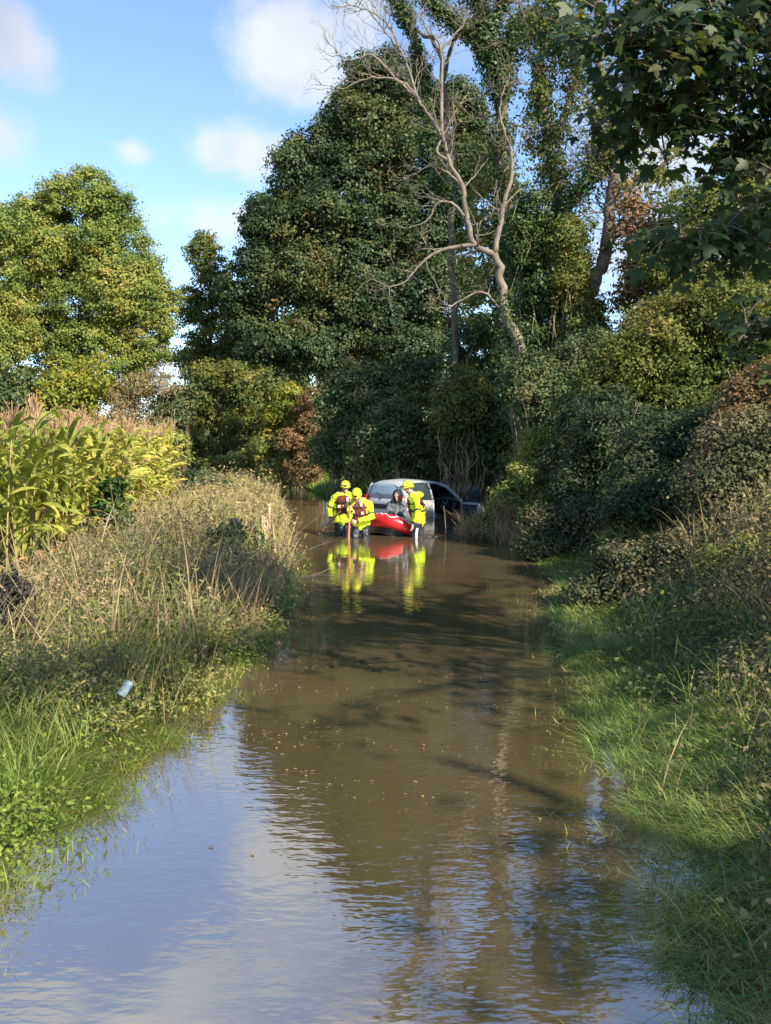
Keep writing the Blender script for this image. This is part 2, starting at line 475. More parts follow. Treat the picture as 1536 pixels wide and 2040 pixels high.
def build_ground():
    def axis(lo, a, b, hi, st):
        mid = np.arange(a, b, st)
        left = -np.geomspace(1, 1 + (a - lo), 26)[::-1] + 1 + a
        right = np.geomspace(1, 1 + (hi - b), 26) - 1 + b
        return np.unique(np.concatenate([left[:-1], mid, right]))
    xs = axis(-900, -9, 9, 900, 0.15)
    ys = axis(-300, 0, 60, 1500, 0.2)
    X, Y = np.meshgrid(xs, ys)
    Z = H(X, Y)
    V = np.stack([X, Y, Z], -1).reshape(-1, 3)
    nx, ny = len(xs), len(ys)
    i, j = np.meshgrid(np.arange(ny - 1), np.arange(nx - 1), indexing='ij')
    a = (i * nx + j).ravel()
    loops = np.stack([a, a + 1, a + nx + 1, a + nx], 1).ravel()
    me = np_mesh('ground', V, loops, np.full(len(a), 4))
    mat = principled('bank_soil', (0.055, 0.05, 0.025), 0.95, 0.1, noise=(2.2, (0.10, 0.10, 0.04), 0.35, 0.65), bump=(12, 0.8, 0.08))
    o = link('ground', me, mat, smooth=True)
    o['kind'] = 'structure'
build_ground()

def build_water():
    m = bpy.data.materials.new('flood_water')
    m.use_nodes = True
    nt = m.node_tree
    N, L = nt.nodes.new, nt.links.new
    p = nt.nodes['Principled BSDF']
    p.inputs['Roughness'].default_value = 0.035
    p.inputs['IOR'].default_value = 4.6
    p.inputs['Specular IOR Level'].default_value = 0.5
    tc = N('ShaderNodeTexCoord')
    # silt: soft drifting bands of lighter mud
    n0 = N('ShaderNodeTexNoise'); n0.inputs['Scale'].default_value = 0.5; n0.inputs['Detail'].default_value = 4
    L(tc.outputs['Object'], n0.inputs['Vector'])
    cr = N('ShaderNodeValToRGB')
    cr.color_ramp.elements[0].position = 0.35; cr.color_ramp.elements[0].color = (0.072, 0.051, 0.024, 1)
    cr.color_ramp.elements[1].position = 0.7; cr.color_ramp.elements[1].color = (0.104, 0.076, 0.039, 1)
    L(n0.outputs['Fac'], cr.inputs['Fac'])
    L(cr.outputs['Color'], p.inputs['Base Color'])
    def rip(scale, detail, sx, sy):
        mp = N('ShaderNodeMapping'); mp.inputs['Scale'].default_value = (sx, sy, 1)
        L(tc.outputs['Object'], mp.inputs['Vector'])
        n = N('ShaderNodeTexNoise'); n.inputs['Scale'].default_value = scale; n.inputs['Detail'].default_value = detail
        n.inputs['Roughness'].default_value = 0.5
        L(mp.outputs[0], n.inputs['Vector'])
        return n.outputs['Fac']
    r1 = rip(15.0, 2.0, 0.5, 1.0)
    r2 = rip(2.2, 1.0, 0.6, 1.0)
    calm = N('ShaderNodeTexNoise'); calm.inputs['Scale'].default_value = 0.33; calm.inputs['Detail'].default_value = 2
    L(tc.outputs['Object'], calm.inputs['Vector'])
    cm = N('ShaderNodeMapRange'); cm.inputs['From Min'].default_value = 0.36; cm.inputs['From Max'].default_value = 0.62
    cm.inputs['To Min'].default_value = 0.12; cm.inputs['To Max'].default_value = 1.25
    L(calm.outputs['Fac'], cm.inputs['Value'])
    a = N('ShaderNodeMath'); a.operation = 'MULTIPLY'
    L(r1, a.inputs[0]); L(cm.outputs[0], a.inputs[1])
    s = N('ShaderNodeMath'); s.operation = 'MULTIPLY_ADD'
    L(r2, s.inputs[0]); s.inputs[1].default_value = 0.7; L(a.outputs[0], s.inputs[2])
    # rings and chop stirred up round the wading people and the raft
    hsum = s.outputs[0]
    for cx, cy, rad in ((-0.97, 21.9, 1.1), (-0.57, 21.0, 1.1), (0.70, 21.3, 1.2), (0.1, 22.0, 1.5)):
        dv = N('ShaderNodeVectorMath'); dv.operation = 'DISTANCE'
        L(tc.outputs['Object'], dv.inputs[0]); dv.inputs[1].default_value = (cx, cy, 0)
        wv = N('ShaderNodeMath'); wv.operation = 'SINE'
        k1 = N('ShaderNodeMath'); k1.operation = 'MULTIPLY'; L(dv.outputs['Value'], k1.inputs[0]); k1.inputs[1].default_value = 26.0
        L(k1.outputs[0], wv.inputs[0])
        fo = N('ShaderNodeMapRange'); fo.inputs['From Min'].default_value = 0.15; fo.inputs['From Max'].default_value = rad
        fo.inputs['To Min'].default_value = 2.4; fo.inputs['To Max'].default_value = 0.0
        L(dv.outputs['Value'], fo.inputs['Value'])
        ml = N('ShaderNodeMath'); ml.operation = 'MULTIPLY'; L(wv.outputs[0], ml.inputs[0]); L(fo.outputs[0], ml.inputs[1])
        ad = N('ShaderNodeMath'); ad.operation = 'ADD'; L(hsum, ad.inputs[0]); L(ml.outputs[0], ad.inputs[1])
        hsum = ad.outputs[0]
    b = N('ShaderNodeBump'); b.inputs['Strength'].default_value = 1.0; b.inputs['Distance'].default_value = 0.0025
    L(hsum, b.inputs['Height'])
    L(b.outputs['Normal'], p.inputs['Normal'])
    mb = MB()
    xs = np.linspace(-60, 9, 24); ys = np.linspace(-25, 100, 40)
    mb.grid([[(x, y, 0) for x in xs] for y in ys])
    o = mb.build('water', m)
    o['kind'] = 'structure'
build_water()

# ---------------------------------------------------------------- trees and shrubs
def crown_points(blobs, n_clump, per, cr, rng, inner=0.25, flat=0.6, cut=0.62):
    """clumps of leaves spread over and through overlapping ellipsoids"""
    B0 = np.array(blobs, float)       # cx cy cz rx ry rz
    kk = np.repeat(np.arange(len(B0)), 8)
    dd = unit(rng.normal(size=(len(kk), 3)))
    rs = rng.uniform(0.26, 0.52, len(kk))[:, None]
    sub = np.concatenate([B0[kk, :3] + dd * B0[kk, 3:] * rng.uniform(0.58, 0.78, len(kk))[:, None], B0[kk, 3:] * rs], 1)
    core = B0.copy(); core[:, 3:] *= 0.72
    B = np.concatenate([core, sub])
    area = (B[:, 3] * B[:, 5] + B[:, 3] * B[:, 4] + B[:, 4] * B[:, 5])
    pr = area / area.sum()
    cs = []; ns = []
    while len(cs) < n_clump:
        k = rng.choice(len(B), size=n_clump, p=pr)
        d = unit(rng.normal(size=(n_clump, 3)))
        inn = rng.random(n_clump) < inner
        r = np.where(inn, rng.uniform(0.35, 0.8, n_clump), rng.uniform(0.84, 1.05, n_clump) + np.minimum(rng.exponential(0.05, n_clump), 0.25))
        c = B[k, :3] + d * B[k, 3:] * r[:, None]
        # drop those deep inside another ellipsoid
        q = (c[:, None, :] - B[None, :, :3]) / B[None, :, 3:]
        dist = np.linalg.norm(q, axis=2)
        ok = (dist.min(1) > cut) | inn
        nn = unit(d / B[k, 3:])
        cs += list(c[ok]); ns += list(nn[ok])
    cs = np.array(cs[:n_clump]); ns = np.array(ns[:n_clump])
    sz = rng.uniform(0.55, 1.35, n_clump) * cr
    idx = np.repeat(np.arange(n_clump), per)
    off = rng.normal(size=(len(idx), 3))
    off = off / (1 + 0.25 * np.linalg.norm(off, axis=1, keepdims=True))
    off[:, 2] *= flat
    P = cs[idx] + off * sz[idx][:, None] * 0.62
    Nn = ns[idx] * 0.55 + unit(off) * 0.45 + np.array([0, 0, 0.35]) + rng.normal(size=(len(idx), 3)) * 0.45
    clr = rng.random(n_clump)[idx]
    return cs, P, Nn, clr

def add_crown(name, parent, blobs, mat, n_clump, per, cr, leaf, seed, T=KITE, inner=0.25, flat=0.6, cut=0.62):
    rng = np.random.default_rng(seed)
    cs, P, Nn, clr = crown_points(blobs, n_clump, per, cr, rng, inner, flat, cut)
    base = np.array(parent.location) if parent is not None else np.zeros(3)
    s = leaf * rng.uniform(0.6, 1.3, len(P))
    rnd = np.clip(0.55 * clr + 0.45 * rng.random(len(P)), 0, 1)
    me = leaf_mesh(name, P - base, Nn, s, T, rng, rnd)
    return link(name, me, mat, parent), cs

def limb(pts, r0, r1, rng, wig=0.06, sub=5):
    """a smooth wandering polyline through pts with a tapering radius"""
    pts = np.array(pts, float)
    n = len(pts)
    t = np.linspace(0, n - 1, (n - 1) * sub + 1)
    out = []
    for u in t:
        i = int(min(n - 2, math.floor(u))); f = u - i
        p0 = pts[max(i - 1, 0)]; p1 = pts[i]; p2 = pts[i + 1]; p3 = pts[min(i + 2, n - 1)]
        p = 0.5 * ((2 * p1) + (-p0 + p2) * f + (2 * p0 - 5 * p1 + 4 * p2 - p3) * f * f + (-p0 + 3 * p1 - 3 * p2 + p3) * f ** 3)
        out.append(p)
    out = np.array(out)
    seg = np.linalg.norm(np.diff(out, axis=0), axis=1).mean()
    out[1:-1] += rng.normal(size=(len(out) - 2, 3)) * seg * wig * 2
    rad = np.linspace(0, 1, len(out))
    rad = r0 + (r1 - r0) * rad ** 0.85
    return out, rad

def twigs(mb, start, dirn, length, rad, rng, depth, spread=0.7, up=0.15, n=7):
    """recursive bare branching"""
    dirn = unit(np.array(dirn, float))
    k = 5
    pts = [np.array(start, float)]
    d = dirn.copy()
    for i in range(k):
        d = unit(d + rng.normal(size=3) * 0.22 + np.array([0, 0, up * 0.25]))
        pts.append(pts[-1] + d * length / k)
    mb.tube(pts, list(np.linspace(rad, max(rad * 0.35, 0.004), len(pts))), n=5 if rad < 0.03 else 7)
    if depth <= 0: return
    for j in range(rng.integers(2, 4)):
        i = rng.integers(2, k + 1)
        nd = unit(unit(pts[i] - pts[i - 1]) + rng.normal(size=3) * spread + np.array([0, 0, up]))
        twigs(mb, pts[i], nd, length * rng.uniform(0.45, 0.75), rad * rng.uniform(0.4, 0.6), rng, depth - 1, spread, up)

def inner_limbs(mb, base, top, r, cs, rng, nb=14):
    """trunk with limbs that reach out to clumps of the crown"""
    base = np.array(base, float); top = np.array(top, float)
    pts, rad = limb([base, base * .66 + top * .34 + rng.normal(size=3) * 0.15, base * .3 + top * .7 + rng.normal(size=3) * .2, top], r, r * .25, rng, 0.05)
    rad = list(rad); rad[0] *= 1.35; rad[1] *= 1.15
    mb.tube(pts, rad, n=10)
    if len(cs):
        for c in cs[rng.choice(len(cs), size=min(nb, len(cs)), replace=False)]:
            hgt = np.clip((c[2] - base[2]) / max(0.1, top[2] - base[2]) - rng.uniform(0.15, 0.35), 0.15, 0.9)
            i = int(hgt * (len(pts) - 1))
            s = pts[i]
            mid = s * 0.5 + c * 0.5 + np.array([0, 0, -0.06 * np.linalg.norm(c - s)]) + rng.normal(size=3) * 0.1
            q, rr = limb([s, mid, c], rad[i] * 0.45, 0.012, rng, 0.08)
            mb.tube(q, list(rr), n=6)

def PB(Y, *bl):
    """ellipsoids given as (px, py, rx_px, ry_px[, dY[, depth factor]]) round depth Y"""
    out = []
    for b in bl:
        dY = b[4] if len(b) > 4 else 0.0
        df = b[5] if len(b) > 5 else 1.0
        y = Y + dY
        c = W(b[0], b[1], y)
        rx, rz = b[2] / F * y, b[3] / F * y
        out.append((*c, rx, 0.5 * (rx + rz) * df, rz))
    return out

def tree(name, label, cat, base_px, Y, blobs, mat, n_clump, per, cr, leaf, seed, trunk_r=0.25, top=None, bark='bark', T=KITE, nb=14, group=None, **kw):
    rng = np.random.default_rng(seed + 1000)
    x = (base_px - 768) / F * Y
    z = float(H(x, Y)) - 0.1
    root = empty(name, (x, Y, z), label, cat, group)
    cr_o, cs = add_crown('crown', root, blobs, M[mat], n_clump, per, cr, leaf, seed, T, **kw)
    mb = MB()
    B = np.array(blobs)
    if top is None:
        k = B[:, 2].argmax()
        top = (np.average(B[:, 0]) * .6 + x * .4, np.average(B[:, 1]), B[k, 2])
    base = np.array(root.location)
    inner_limbs(mb, np.zeros(3), np.array(top) - base, trunk_r, cs - base, rng, nb)
    mb.build('trunk', M[bark], root, smooth=True)
    return root

def shrub(name, label, base_px, Y, blobs, mat, n_clump, per, cr, leaf, seed, group=None, cat='shrub', T=KITE, stem='twig', **kw):
    rng = np.random.default_rng(seed + 2000)
    x = (base_px - 768) / F * Y
    z = float(H(x, Y)) - 0.05
    root = empty(name, (x, Y, z), label, cat, group)
    o, cs = add_crown('foliage', root, blobs, M[mat], n_clump, per, cr, leaf, seed, T, **kw)
    mb = MB()
    base = np.array(root.location)
    B = np.array(blobs)
    for c in cs[rng.choice(len(cs), size=min(80, len(cs) // 9), replace=False)] - base:
        s = np.array([c[0] * 0.45 + rng.normal() * 0.15, c[1] * 0.45 + rng.normal() * 0.15, 0])
        q, rr = limb([s, s * .5 + c * .5 + rng.normal(size=3) * 0.12, c * rng.uniform(1.0, 1.1) + rng.normal(size=3) * 0.1], 0.022, 0.007, rng, 0.1)
        mb.tube(q, list(rr), n=5)
    mb.build('stem', M[stem], root, smooth=True)
    return root

TREES_LEFT = 'trees beyond the corn field'
tree('golden_tree', 'large dome-shaped golden green tree behind the corn field', 'tree', 165, 50,
     PB(50, (150, 455, 115, 105), (245, 520, 85, 105), (70, 530, 95, 105), (180, 610, 130, 105), (285, 590, 65, 80), (300, 680, 55, 70), (75, 680, 110, 95), (205, 720, 115, 95), (150, 395, 80, 52), (70, 420, 45, 40), (210, 420, 60, 55)),
     'gold', 2300, 84, 0.55, 0.15, 11, trunk_r=0.35, inner=0.18)
tree('pale_tree', 'paler tree cut off by the left edge of the photo', 'tree', -40, 46,
     PB(46, (-25, 470, 75, 80), (-30, 600, 80, 110), (-20, 720, 80, 90)),
     'gold', 640, 70, 0.55, 0.145, 12, trunk_r=0.25)
tree('thin_tree', 'thin dark tree with sky gaps between golden tree and big dark sycamore', 'tree', 405, 62,
     PB(62, (395, 490, 38, 36), (425, 545, 46, 52), (378, 600, 34, 46), (435, 650, 52, 66), (385, 700, 40, 50), (440, 730, 40, 50), (445, 590, 40, 60)),
     'hazel', 620, 50, 0.5, 0.18, 13, trunk_r=0.2, inner=0.4)

shrub('yellow_shrub', 'bright yellow green bush at the foot of the golden tree', 150, 45,
      PB(45, (140, 790, 60, 50), (75, 810, 60, 45), (185, 750, 45, 45), (120, 840, 60, 35)), 'maple', 260, 36, 0.5, 0.2, 21)
shrub('dark_shrub', 'dark green bush in shade left of the bright yellow bush', 20, 44,
      PB(44, (20, 780, 60, 60), (-30, 820, 60, 60), (40, 840, 50, 40)), 'dark', 200, 34, 0.5, 0.2, 22)
shrub('climber_tangle', 'pale beige tangle of dry climber between golden tree and dark hedge', 295, 47,
      PB(47, (265, 790, 60, 60), (320, 770, 45, 40), (300, 840, 60, 40)), 'tan', 240, 40, 0.5, 0.16, 23, cat='climber', T=LONG)
shrub('lit_bush', 'low sunlit pale green bush at the right end of the corn field', 350, 42,
      PB(42, (345, 885, 38, 26), (300, 870, 50, 20), (365, 900, 22, 22)), 'weed', 200, 40, 0.35, 0.13, 24)
shrub('grey_bush', 'grey green thorny bush standing behind the corn tops', 345, 47,
      PB(47, (345, 815, 35, 45), (370, 790, 30, 35), (330, 850, 40, 30)), 'dark', 160, 36, 0.4, 0.15, 25)

for k, (lab, px, ht) in enumerate([('farthest grey green tree seen low through the gap left of the thin dark tree', 310, 60), ('distant dark bush row end glimpsed under the golden tree', 210, 50), ('distant dark tree filling the gap behind the hedge at the far bend', 480, 200),
                                   ('distant tree low behind the reddish brown bush', 620, 300), ('distant pale tree glimpsed at the far left edge', 40, 60), ('distant trees low behind the big sycamore trunk', 760, 300)]):
    tree('distant_tree', lab, 'tree', px, 85 + 3 * k, PB(85 + 3 * k, (px, 900 - ht * .7, 70, ht * .7), (px + 60, 900 - ht * .5, 60, ht * .55), (px - 60, 900 - ht * .5, 60, ht * .55), (px, 890, 110, 40)), 'dark', 520, 44, 1.0, 0.36, 160 + k, trunk_r=0.25, group='distant trees past the bend')
# hedge along the far bend, bush by bush
shrub('hedge_bush', 'dark bush leaning over the far bend at the left end of the hedge', 420, 54,
      PB(54, (425, 790, 62, 70), (400, 860, 55, 60), (440, 900, 70, 50)), 'hazel', 330, 40, 0.55, 0.2, 31, group='hedge at the far bend')
shrub('hedge_bush', 'olive green bush topping the hedge at the far bend', 500, 53,
      PB(53, (490, 760, 55, 50), (520, 800, 70, 60), (500, 850, 80, 70), (480, 910, 75, 45)), 'hazel', 400, 40, 0.5, 0.19, 32, group='hedge at the far bend')
shrub('hedge_bush', 'pale ochre bush lit by the sun below the big sycamore', 585, 50,
      PB(50, (575, 800, 50, 38), (600, 850, 50, 50), (560, 850, 45, 50)), 'maple', 280, 40, 0.42, 0.16, 33, group='hedge at the far bend')
shrub('hedge_bush', 'reddish brown bush with berries beside the pale ochre bush', 625, 48,
      PB(48, (622, 820, 36, 42), (615, 885, 48, 48), (600, 935, 50, 25)), 'red', 300, 44, 0.4, 0.14, 34, group='hedge at the far bend')
shrub('hedge_bush', 'dark bush low on the far verge under the ochre bush', 540, 50,
      PB(50, (545, 905, 60, 50), (590, 925, 45, 35), (480, 930, 60, 30)), 'weed', 260, 40, 0.42, 0.17, 35, group='hedge at the far bend')

# the big dark sycamore and what grows round it
tree('sycamore_tree', 'big dark green sycamore in the middle behind the bare dead tree', 'tree', 805, 56,
     PB(56, (750, 165, 62, 55), (820, 200, 70, 65), (910, 205, 60, 60), (700, 235, 70, 70), (640, 300, 80, 70), (800, 300, 120, 90), (585, 360, 62, 70), (690, 400, 125, 100), (535, 455, 62, 75), (520, 560, 70, 80), (610, 540, 110, 100), (730, 545, 120, 105), (850, 430, 105, 110), (935, 330, 62, 90), (505, 650, 48, 62), (570, 690, 80, 50), (660, 680, 95, 70), (790, 670, 100, 80), (880, 590, 85, 90)),
     'syc', 4600, 88, 0.74, 0.20, 41, trunk_r=0.55, nb=30, inner=0.15)
for k, (lab, bp, Yd, bl, mt, nc) in enumerate([
    ('dark ivy-covered bush behind the silver car roof', 800, 35, ((790, 860, 70, 90), (850, 900, 80, 60), (740, 900, 60, 60)), 'dark', 420),
    ('dark green bush behind the rescuers on the left', 690, 38, ((690, 830, 55, 80), (680, 900, 60, 60), (720, 760, 60, 60)), 'dark', 420),
    ('small yellow green sapling glowing against the dark wood', 920, 33, ((925, 780, 50, 45), (905, 830, 42, 40)), 'hazel', 200),
    ('dark bush behind the open car door', 950, 34, ((940, 900, 70, 70), (900, 850, 60, 70), (1000, 880, 60, 90)), 'dark', 420),
    ('dark shrub layer under the sycamore trunk', 850, 37, ((850, 760, 80, 60), (780, 780, 70, 60), (960, 700, 70, 90), (980, 790, 60, 60)), 'dark', 460)]):
    shrub('understorey_bush', lab, bp, Yd, PB(Yd, *bl), mt, int(nc * 1.4), 46, 0.42, 0.14, 50 + k, group='bushes under the wood')

# ivy-clad trunks
def ivy_on(name, root, paths, seed, dens=160, thick=0.33, leaf=0.105, skip=0.0, hang=0.0):
    rng = np.random.default_rng(seed)
    P = []; Nn = []
    for pts, rad in paths:
        pts = np.array(pts)
        for i in range(len(pts) - 1):
            if rng.random() < skip: continue
            L_ = np.linalg.norm(pts[i + 1] - pts[i])
            lump = max(0.12, rng.normal(0.9, 0.5))
            n = int(dens * L_ * lump)
            t = rng.random((n, 1))
            d = rng.normal(size=(n, 3)); d[:, 2] *= 0.5; d = unit(d)
            r = (rad[i] + thick * lump * rng.random((n, 1)) ** 0.7)
            P.append(pts[i] * (1 - t) + pts[i + 1] * t + d * r - np.array([0, 0, 1]) * hang * rng.random((n, 1)) ** 2)
            Nn.append(d + np.array([0, 0, 0.4]) + rng.normal(size=(n, 3)) * 0.5)
    P = np.concatenate(P); Nn = np.concatenate(Nn)
    me = leaf_mesh(name, P, Nn, leaf * rng.uniform(0.6, 1.3, len(P)), IVY, rng)
    return link(name, me, M['ivy'], root)

def pixel_path(pts, Y, dy=None):
    return [W(p[0], p[1], Y + (p[2] if len(p) > 2 else 0)) for p in pts]

def ivy_tree(name, label, base_px, Y, trunks, seed, bark='bark', ivy_mask=None, twig_n=10, thick=0.33, dens=160, twig_len=1.6, crown=None):
    rng = np.random.default_rng(seed)
    x = (base_px - 768) / F * Y
    z = float(H(x, Y)) - 0.1
    root = empty(name, (x, Y, z), label, 'tree')
    base = np.array(root.location)
    paths = []
    for k, (pp, r0, r1, ivied) in enumerate(trunks):
        tw = MB()
        pts = [p - base for p in pixel_path(pp, Y)]
        q, rr = limb(pts, r0, r1, rng, 0.05)
        tw.tube(q, list(rr), n=9)
        if ivied: paths.append((q, rr))
        for j in range(twig_n if k else twig_n):
            i = rng.integers(len(q) // 3, len(q))
            dd = rng.normal(size=3) * np.array([1, 0.8, 0.5]) + np.array([0, 0, 0.6])
            twigs(tw, q[i], dd, twig_len * rng.uniform(0.5, 1.1), max(0.012, rr[i] * 0.22), rng, 2)
        tw.build('branch' if k else 'trunk', M[bark], root, smooth=True)
    if paths: ivy_on('ivy', root, paths, seed + 5, dens, thick)
    for bl, mt, nc, lf in (crown or []):
        add_crown('crown', root, PB(Y, *bl), M[mt], nc, 30, 0.42, lf, seed + 9, inner=0.5)
    return root, base

ivy_tree('ivy_clad_tree', 'tall trunk thickly wrapped in dark ivy, forking at the top centre', 1005, 35,
         [([(1010, 960), (1012, 800), (1005, 640), (1000, 500), (1002, 380), (998, 280), (1000, 190), (988, 130), (965, 60), (945, -40)], 0.34, 0.16, True),
          ([(1000, 150), (1015, 95), (1035, 45), (1055, 28), (1075, 50), (1090, 95, -1)], 0.14, 0.05, True),
          ([(985, 130), (955, 85), (915, 50), (880, 25), (850, -10)], 0.13, 0.05, True),
          ([(955, 60), (985, 40), (1010, -20)], 0.10, 0.05, True)], 61, thick=0.38, dens=1300, twig_n=14, crown=[(((955, 400, 40, 120, -1), (945, 560, 45, 80, -1), (1030, 420, 30, 100, -1)), 'hazel', 150, 0.13)])
ivy_tree('ivy_clad_tree', 'slimmer bare-topped trunk with one ivy plume left of the tall ivy trunk', 895, 36.5,
         [([(905, 940), (905, 700), (900, 480), (895, 330), (888, 220), (880, 120), (860, 80), (820, 60, 1)], 0.16, 0.06, False),
          ([(895, 420), (862, 300), (850, 220), (838, 140), (825, 80), (800, 15), (780, -30)], 0.12, 0.05, True),
          ([(884, 160), (900, 90), (930, 60), (960, 50)], 0.09, 0.03, False)], 62, thick=0.3, dens=900, twig_n=7)
ivy_tree('ivy_clad_tree', 'sunlit upright trunk with hanging ivy clumps right of the tall ivy trunk', 1110, 31,
         [([(1120, 960), (1115, 760), (1112, 600), (1110, 460), (1108, 380), (1095, 290), (1082, 200), (1078, 120), (1095, 40), (1105, -40)], 0.24, 0.09, True),
          ([(1096, 290), (1130, 220), (1150, 140), (1160, 60), (1150, -30)], 0.13, 0.05, True),
          ([(1080, 190), (1060, 130), (1050, 60), (1035, 0)], 0.08, 0.03, False),
          ([(1108, 420), (1150, 390), (1180, 340), (1200, 280)], 0.10, 0.04, True)], 63, thick=0.34, dens=420, twig_n=24, crown=[(((1110, 340, 50, 110), (1065, 230, 32, 80), (1150, 110, 60, 90), (1100, 40, 70, 60), (1150, 430, 45, 60)), 'hazel', 230, 0.13)])
ivy_tree('leaning_tree', 'leaning grey trunk with forked limbs at right against the sky', 1160, 28,
         [([(1150, 960), (1155, 760), (1162, 620), (1185, 560), (1208, 490), (1213, 420), (1226, 330), (1218, 240), (1198, 150), (1190, 70), (1195, -30)], 0.27, 0.09, False),
          ([(1206, 490), (1235, 455), (1262, 435), (1295, 405)], 0.14, 0.09, False),
          ([(1224, 340), (1225, 260), (1212, 200), (1190, 140)], 0.10, 0.07, True),
          ([(1228, 375), (1280, 350), (1330, 320), (1372, 280)], 0.10, 0.04, False),
          ([(1226, 310), (1268, 280), (1300, 255), (1350, 190)], 0.10, 0.04, False),
          ([(1222, 240), (1250, 190), (1300, 150), (1360, 130)], 0.09, 0.03, False),
          ([(1220, 300), (1180, 340), (1150, 385)], 0.10, 0.05, True),
          ([(1195, 120), (1230, 80), (1280, 40)], 0.08, 0.03, False)], 64, bark='bark', thick=0.30, dens=420, twig_n=18, twig_len=1.2, crown=[(((1240, 330, 75, 90), (1290, 190, 80, 90), (1190, 260, 50, 110), (1330, 380, 70, 60), (1250, 470, 60, 60)), 'hazel', 230, 0.12)])

# the bare dead tree
def dead_tree():
    rng = np.random.default_rng(77)
    Y = 27.0
    x = (1075 - 768) / F * Y
    root = empty('dead_tree', (x, Y, float(H(x, Y)) - 0.1), 'bare pale dead tree with crooked branches in front of the dark sycamore', 'tree')
    base = np.array(root.location)
    mb = MB()
    def P(pts): return [p - base for p in pixel_path(pts, Y)]
    q, r = limb(P([(1085, 960), (1070, 800), (1035, 690), (1008, 625), (998, 560), (985, 505)]), 0.19, 0.10, rng, 0.05)
    mb.tube(q, list(r), n=10)
    mb.build('trunk', M['pale_bark'], root, smooth=True)
    ivy_on('ivy', root, [(q[:-7], r[:-7])], 78, 330, 0.22, 0.08)
    def branch(pts, r0, r1, n_t, tl, depth=2):
        b = MB()
        q, r = limb(P(pts), r0, r1, rng, 0.05)
        b.tube(q, list(r), n=8)
        for j in range(int(n_t * 1.8)):
            i = rng.integers(3, len(q))
            d = unit(q[min(i + 1, len(q) - 1)] - q[i - 1]) + rng.normal(size=3) * np.array([0.8, 0.8, 0.5]) + np.array([-0.15, 0, 0.2])
            twigs(b, q[i], d, tl * rng.uniform(0.5, 1.1), max(0.013, r[i] * 0.42), rng, depth + (j % 3 == 0), 0.65, 0.15)
        b.build('branch', M['pale_bark'], root, smooth=True)
    branch([(985, 507), (945, 487), (930, 430), (922, 375), (895, 320), (882, 275), (855, 230), (830, 190), (812, 130), (790, 90), (765, 60), (740, 30)], 0.092, 0.016, 15, 1.4)
    branch([(985, 505), (998, 440), (1006, 395), (1020, 350), (1018, 300), (1004, 260), (996, 215), (1005, 170)], 0.085, 0.02, 9, 0.9)
    branch([(948, 488), (905, 492), (860, 508), (835, 530), (805, 562), (770, 575)], 0.07, 0.012, 5, 0.9)
    branch([(925, 430), (900, 405), (872, 405), (850, 440), (810, 455)], 0.05, 0.01, 4, 0.8)
    branch([(892, 318), (870, 300), (888, 260), (900, 235), (930, 190)], 0.05, 0.012, 4, 0.7)
    branch([(838, 205), (810, 170), (770, 155), (720, 160), (680, 180)], 0.055, 0.01, 7, 0.9)
    branch([(832, 195), (780, 150), (740, 110), (700, 120), (668, 105)], 0.05, 0.01, 7, 0.8)
    branch([(795, 95), (775, 50), (730, 20), (695, 10)], 0.04, 0.01, 6, 0.8)
    branch([(880, 275), (880, 150), (876, 90), (850, 60), (835, 20)], 0.06, 0.015, 8, 0.8)
    branch([(878, 100), (905, 70), (925, 45), (905, 15)], 0.035, 0.01, 5, 0.6)
    branch([(1015, 640), (960, 580), (900, 610), (850, 615)], 0.05, 0.01, 4, 0.7)
    branch([(922, 375), (900, 350), (860, 330), (830, 345)], 0.04, 0.01, 5, 0.7)
dead_tree()

# trees and bushes on the right
tree('hazel_tree', 'airy yellow green tree at the right with sky showing through', 'tree', 1470, 25,
     PB(25, (1440, 420, 90, 80), (1500, 330, 75, 75), (1390, 500, 80, 60), (1530, 450, 80, 90), (1480, 560, 110, 80), (1340, 540, 60, 50)),
     'hazel', 900, 46, 0.40, 0.115, 71, trunk_r=0.16, inner=0.35)
tree('hazel_tree', 'russet tinged thin tree filling the gap right of the leaning trunk', 'tree', 1300, 27,
     PB(27, (1290, 470, 55, 55), (1260, 560, 45, 60), (1320, 560, 60, 60), (1300, 660, 70, 60), (1255, 400, 35, 40)),
     'red', 240, 30, 0.45, 0.14, 72, trunk_r=0.10, inner=0.5)
tree('hazel_tree', 'broad olive tree over the shaded right hedge', 'tree', 1390, 21,
     PB(21, (1400, 640, 130, 85), (1290, 710, 105, 85), (1480, 690, 110, 110), (1390, 760, 130, 80), (1220, 760, 70, 80), (1550, 600, 80, 90)),
     'hazel', 2000, 66, 0.40, 0.085, 73, trunk_r=0.14, inner=0.2)
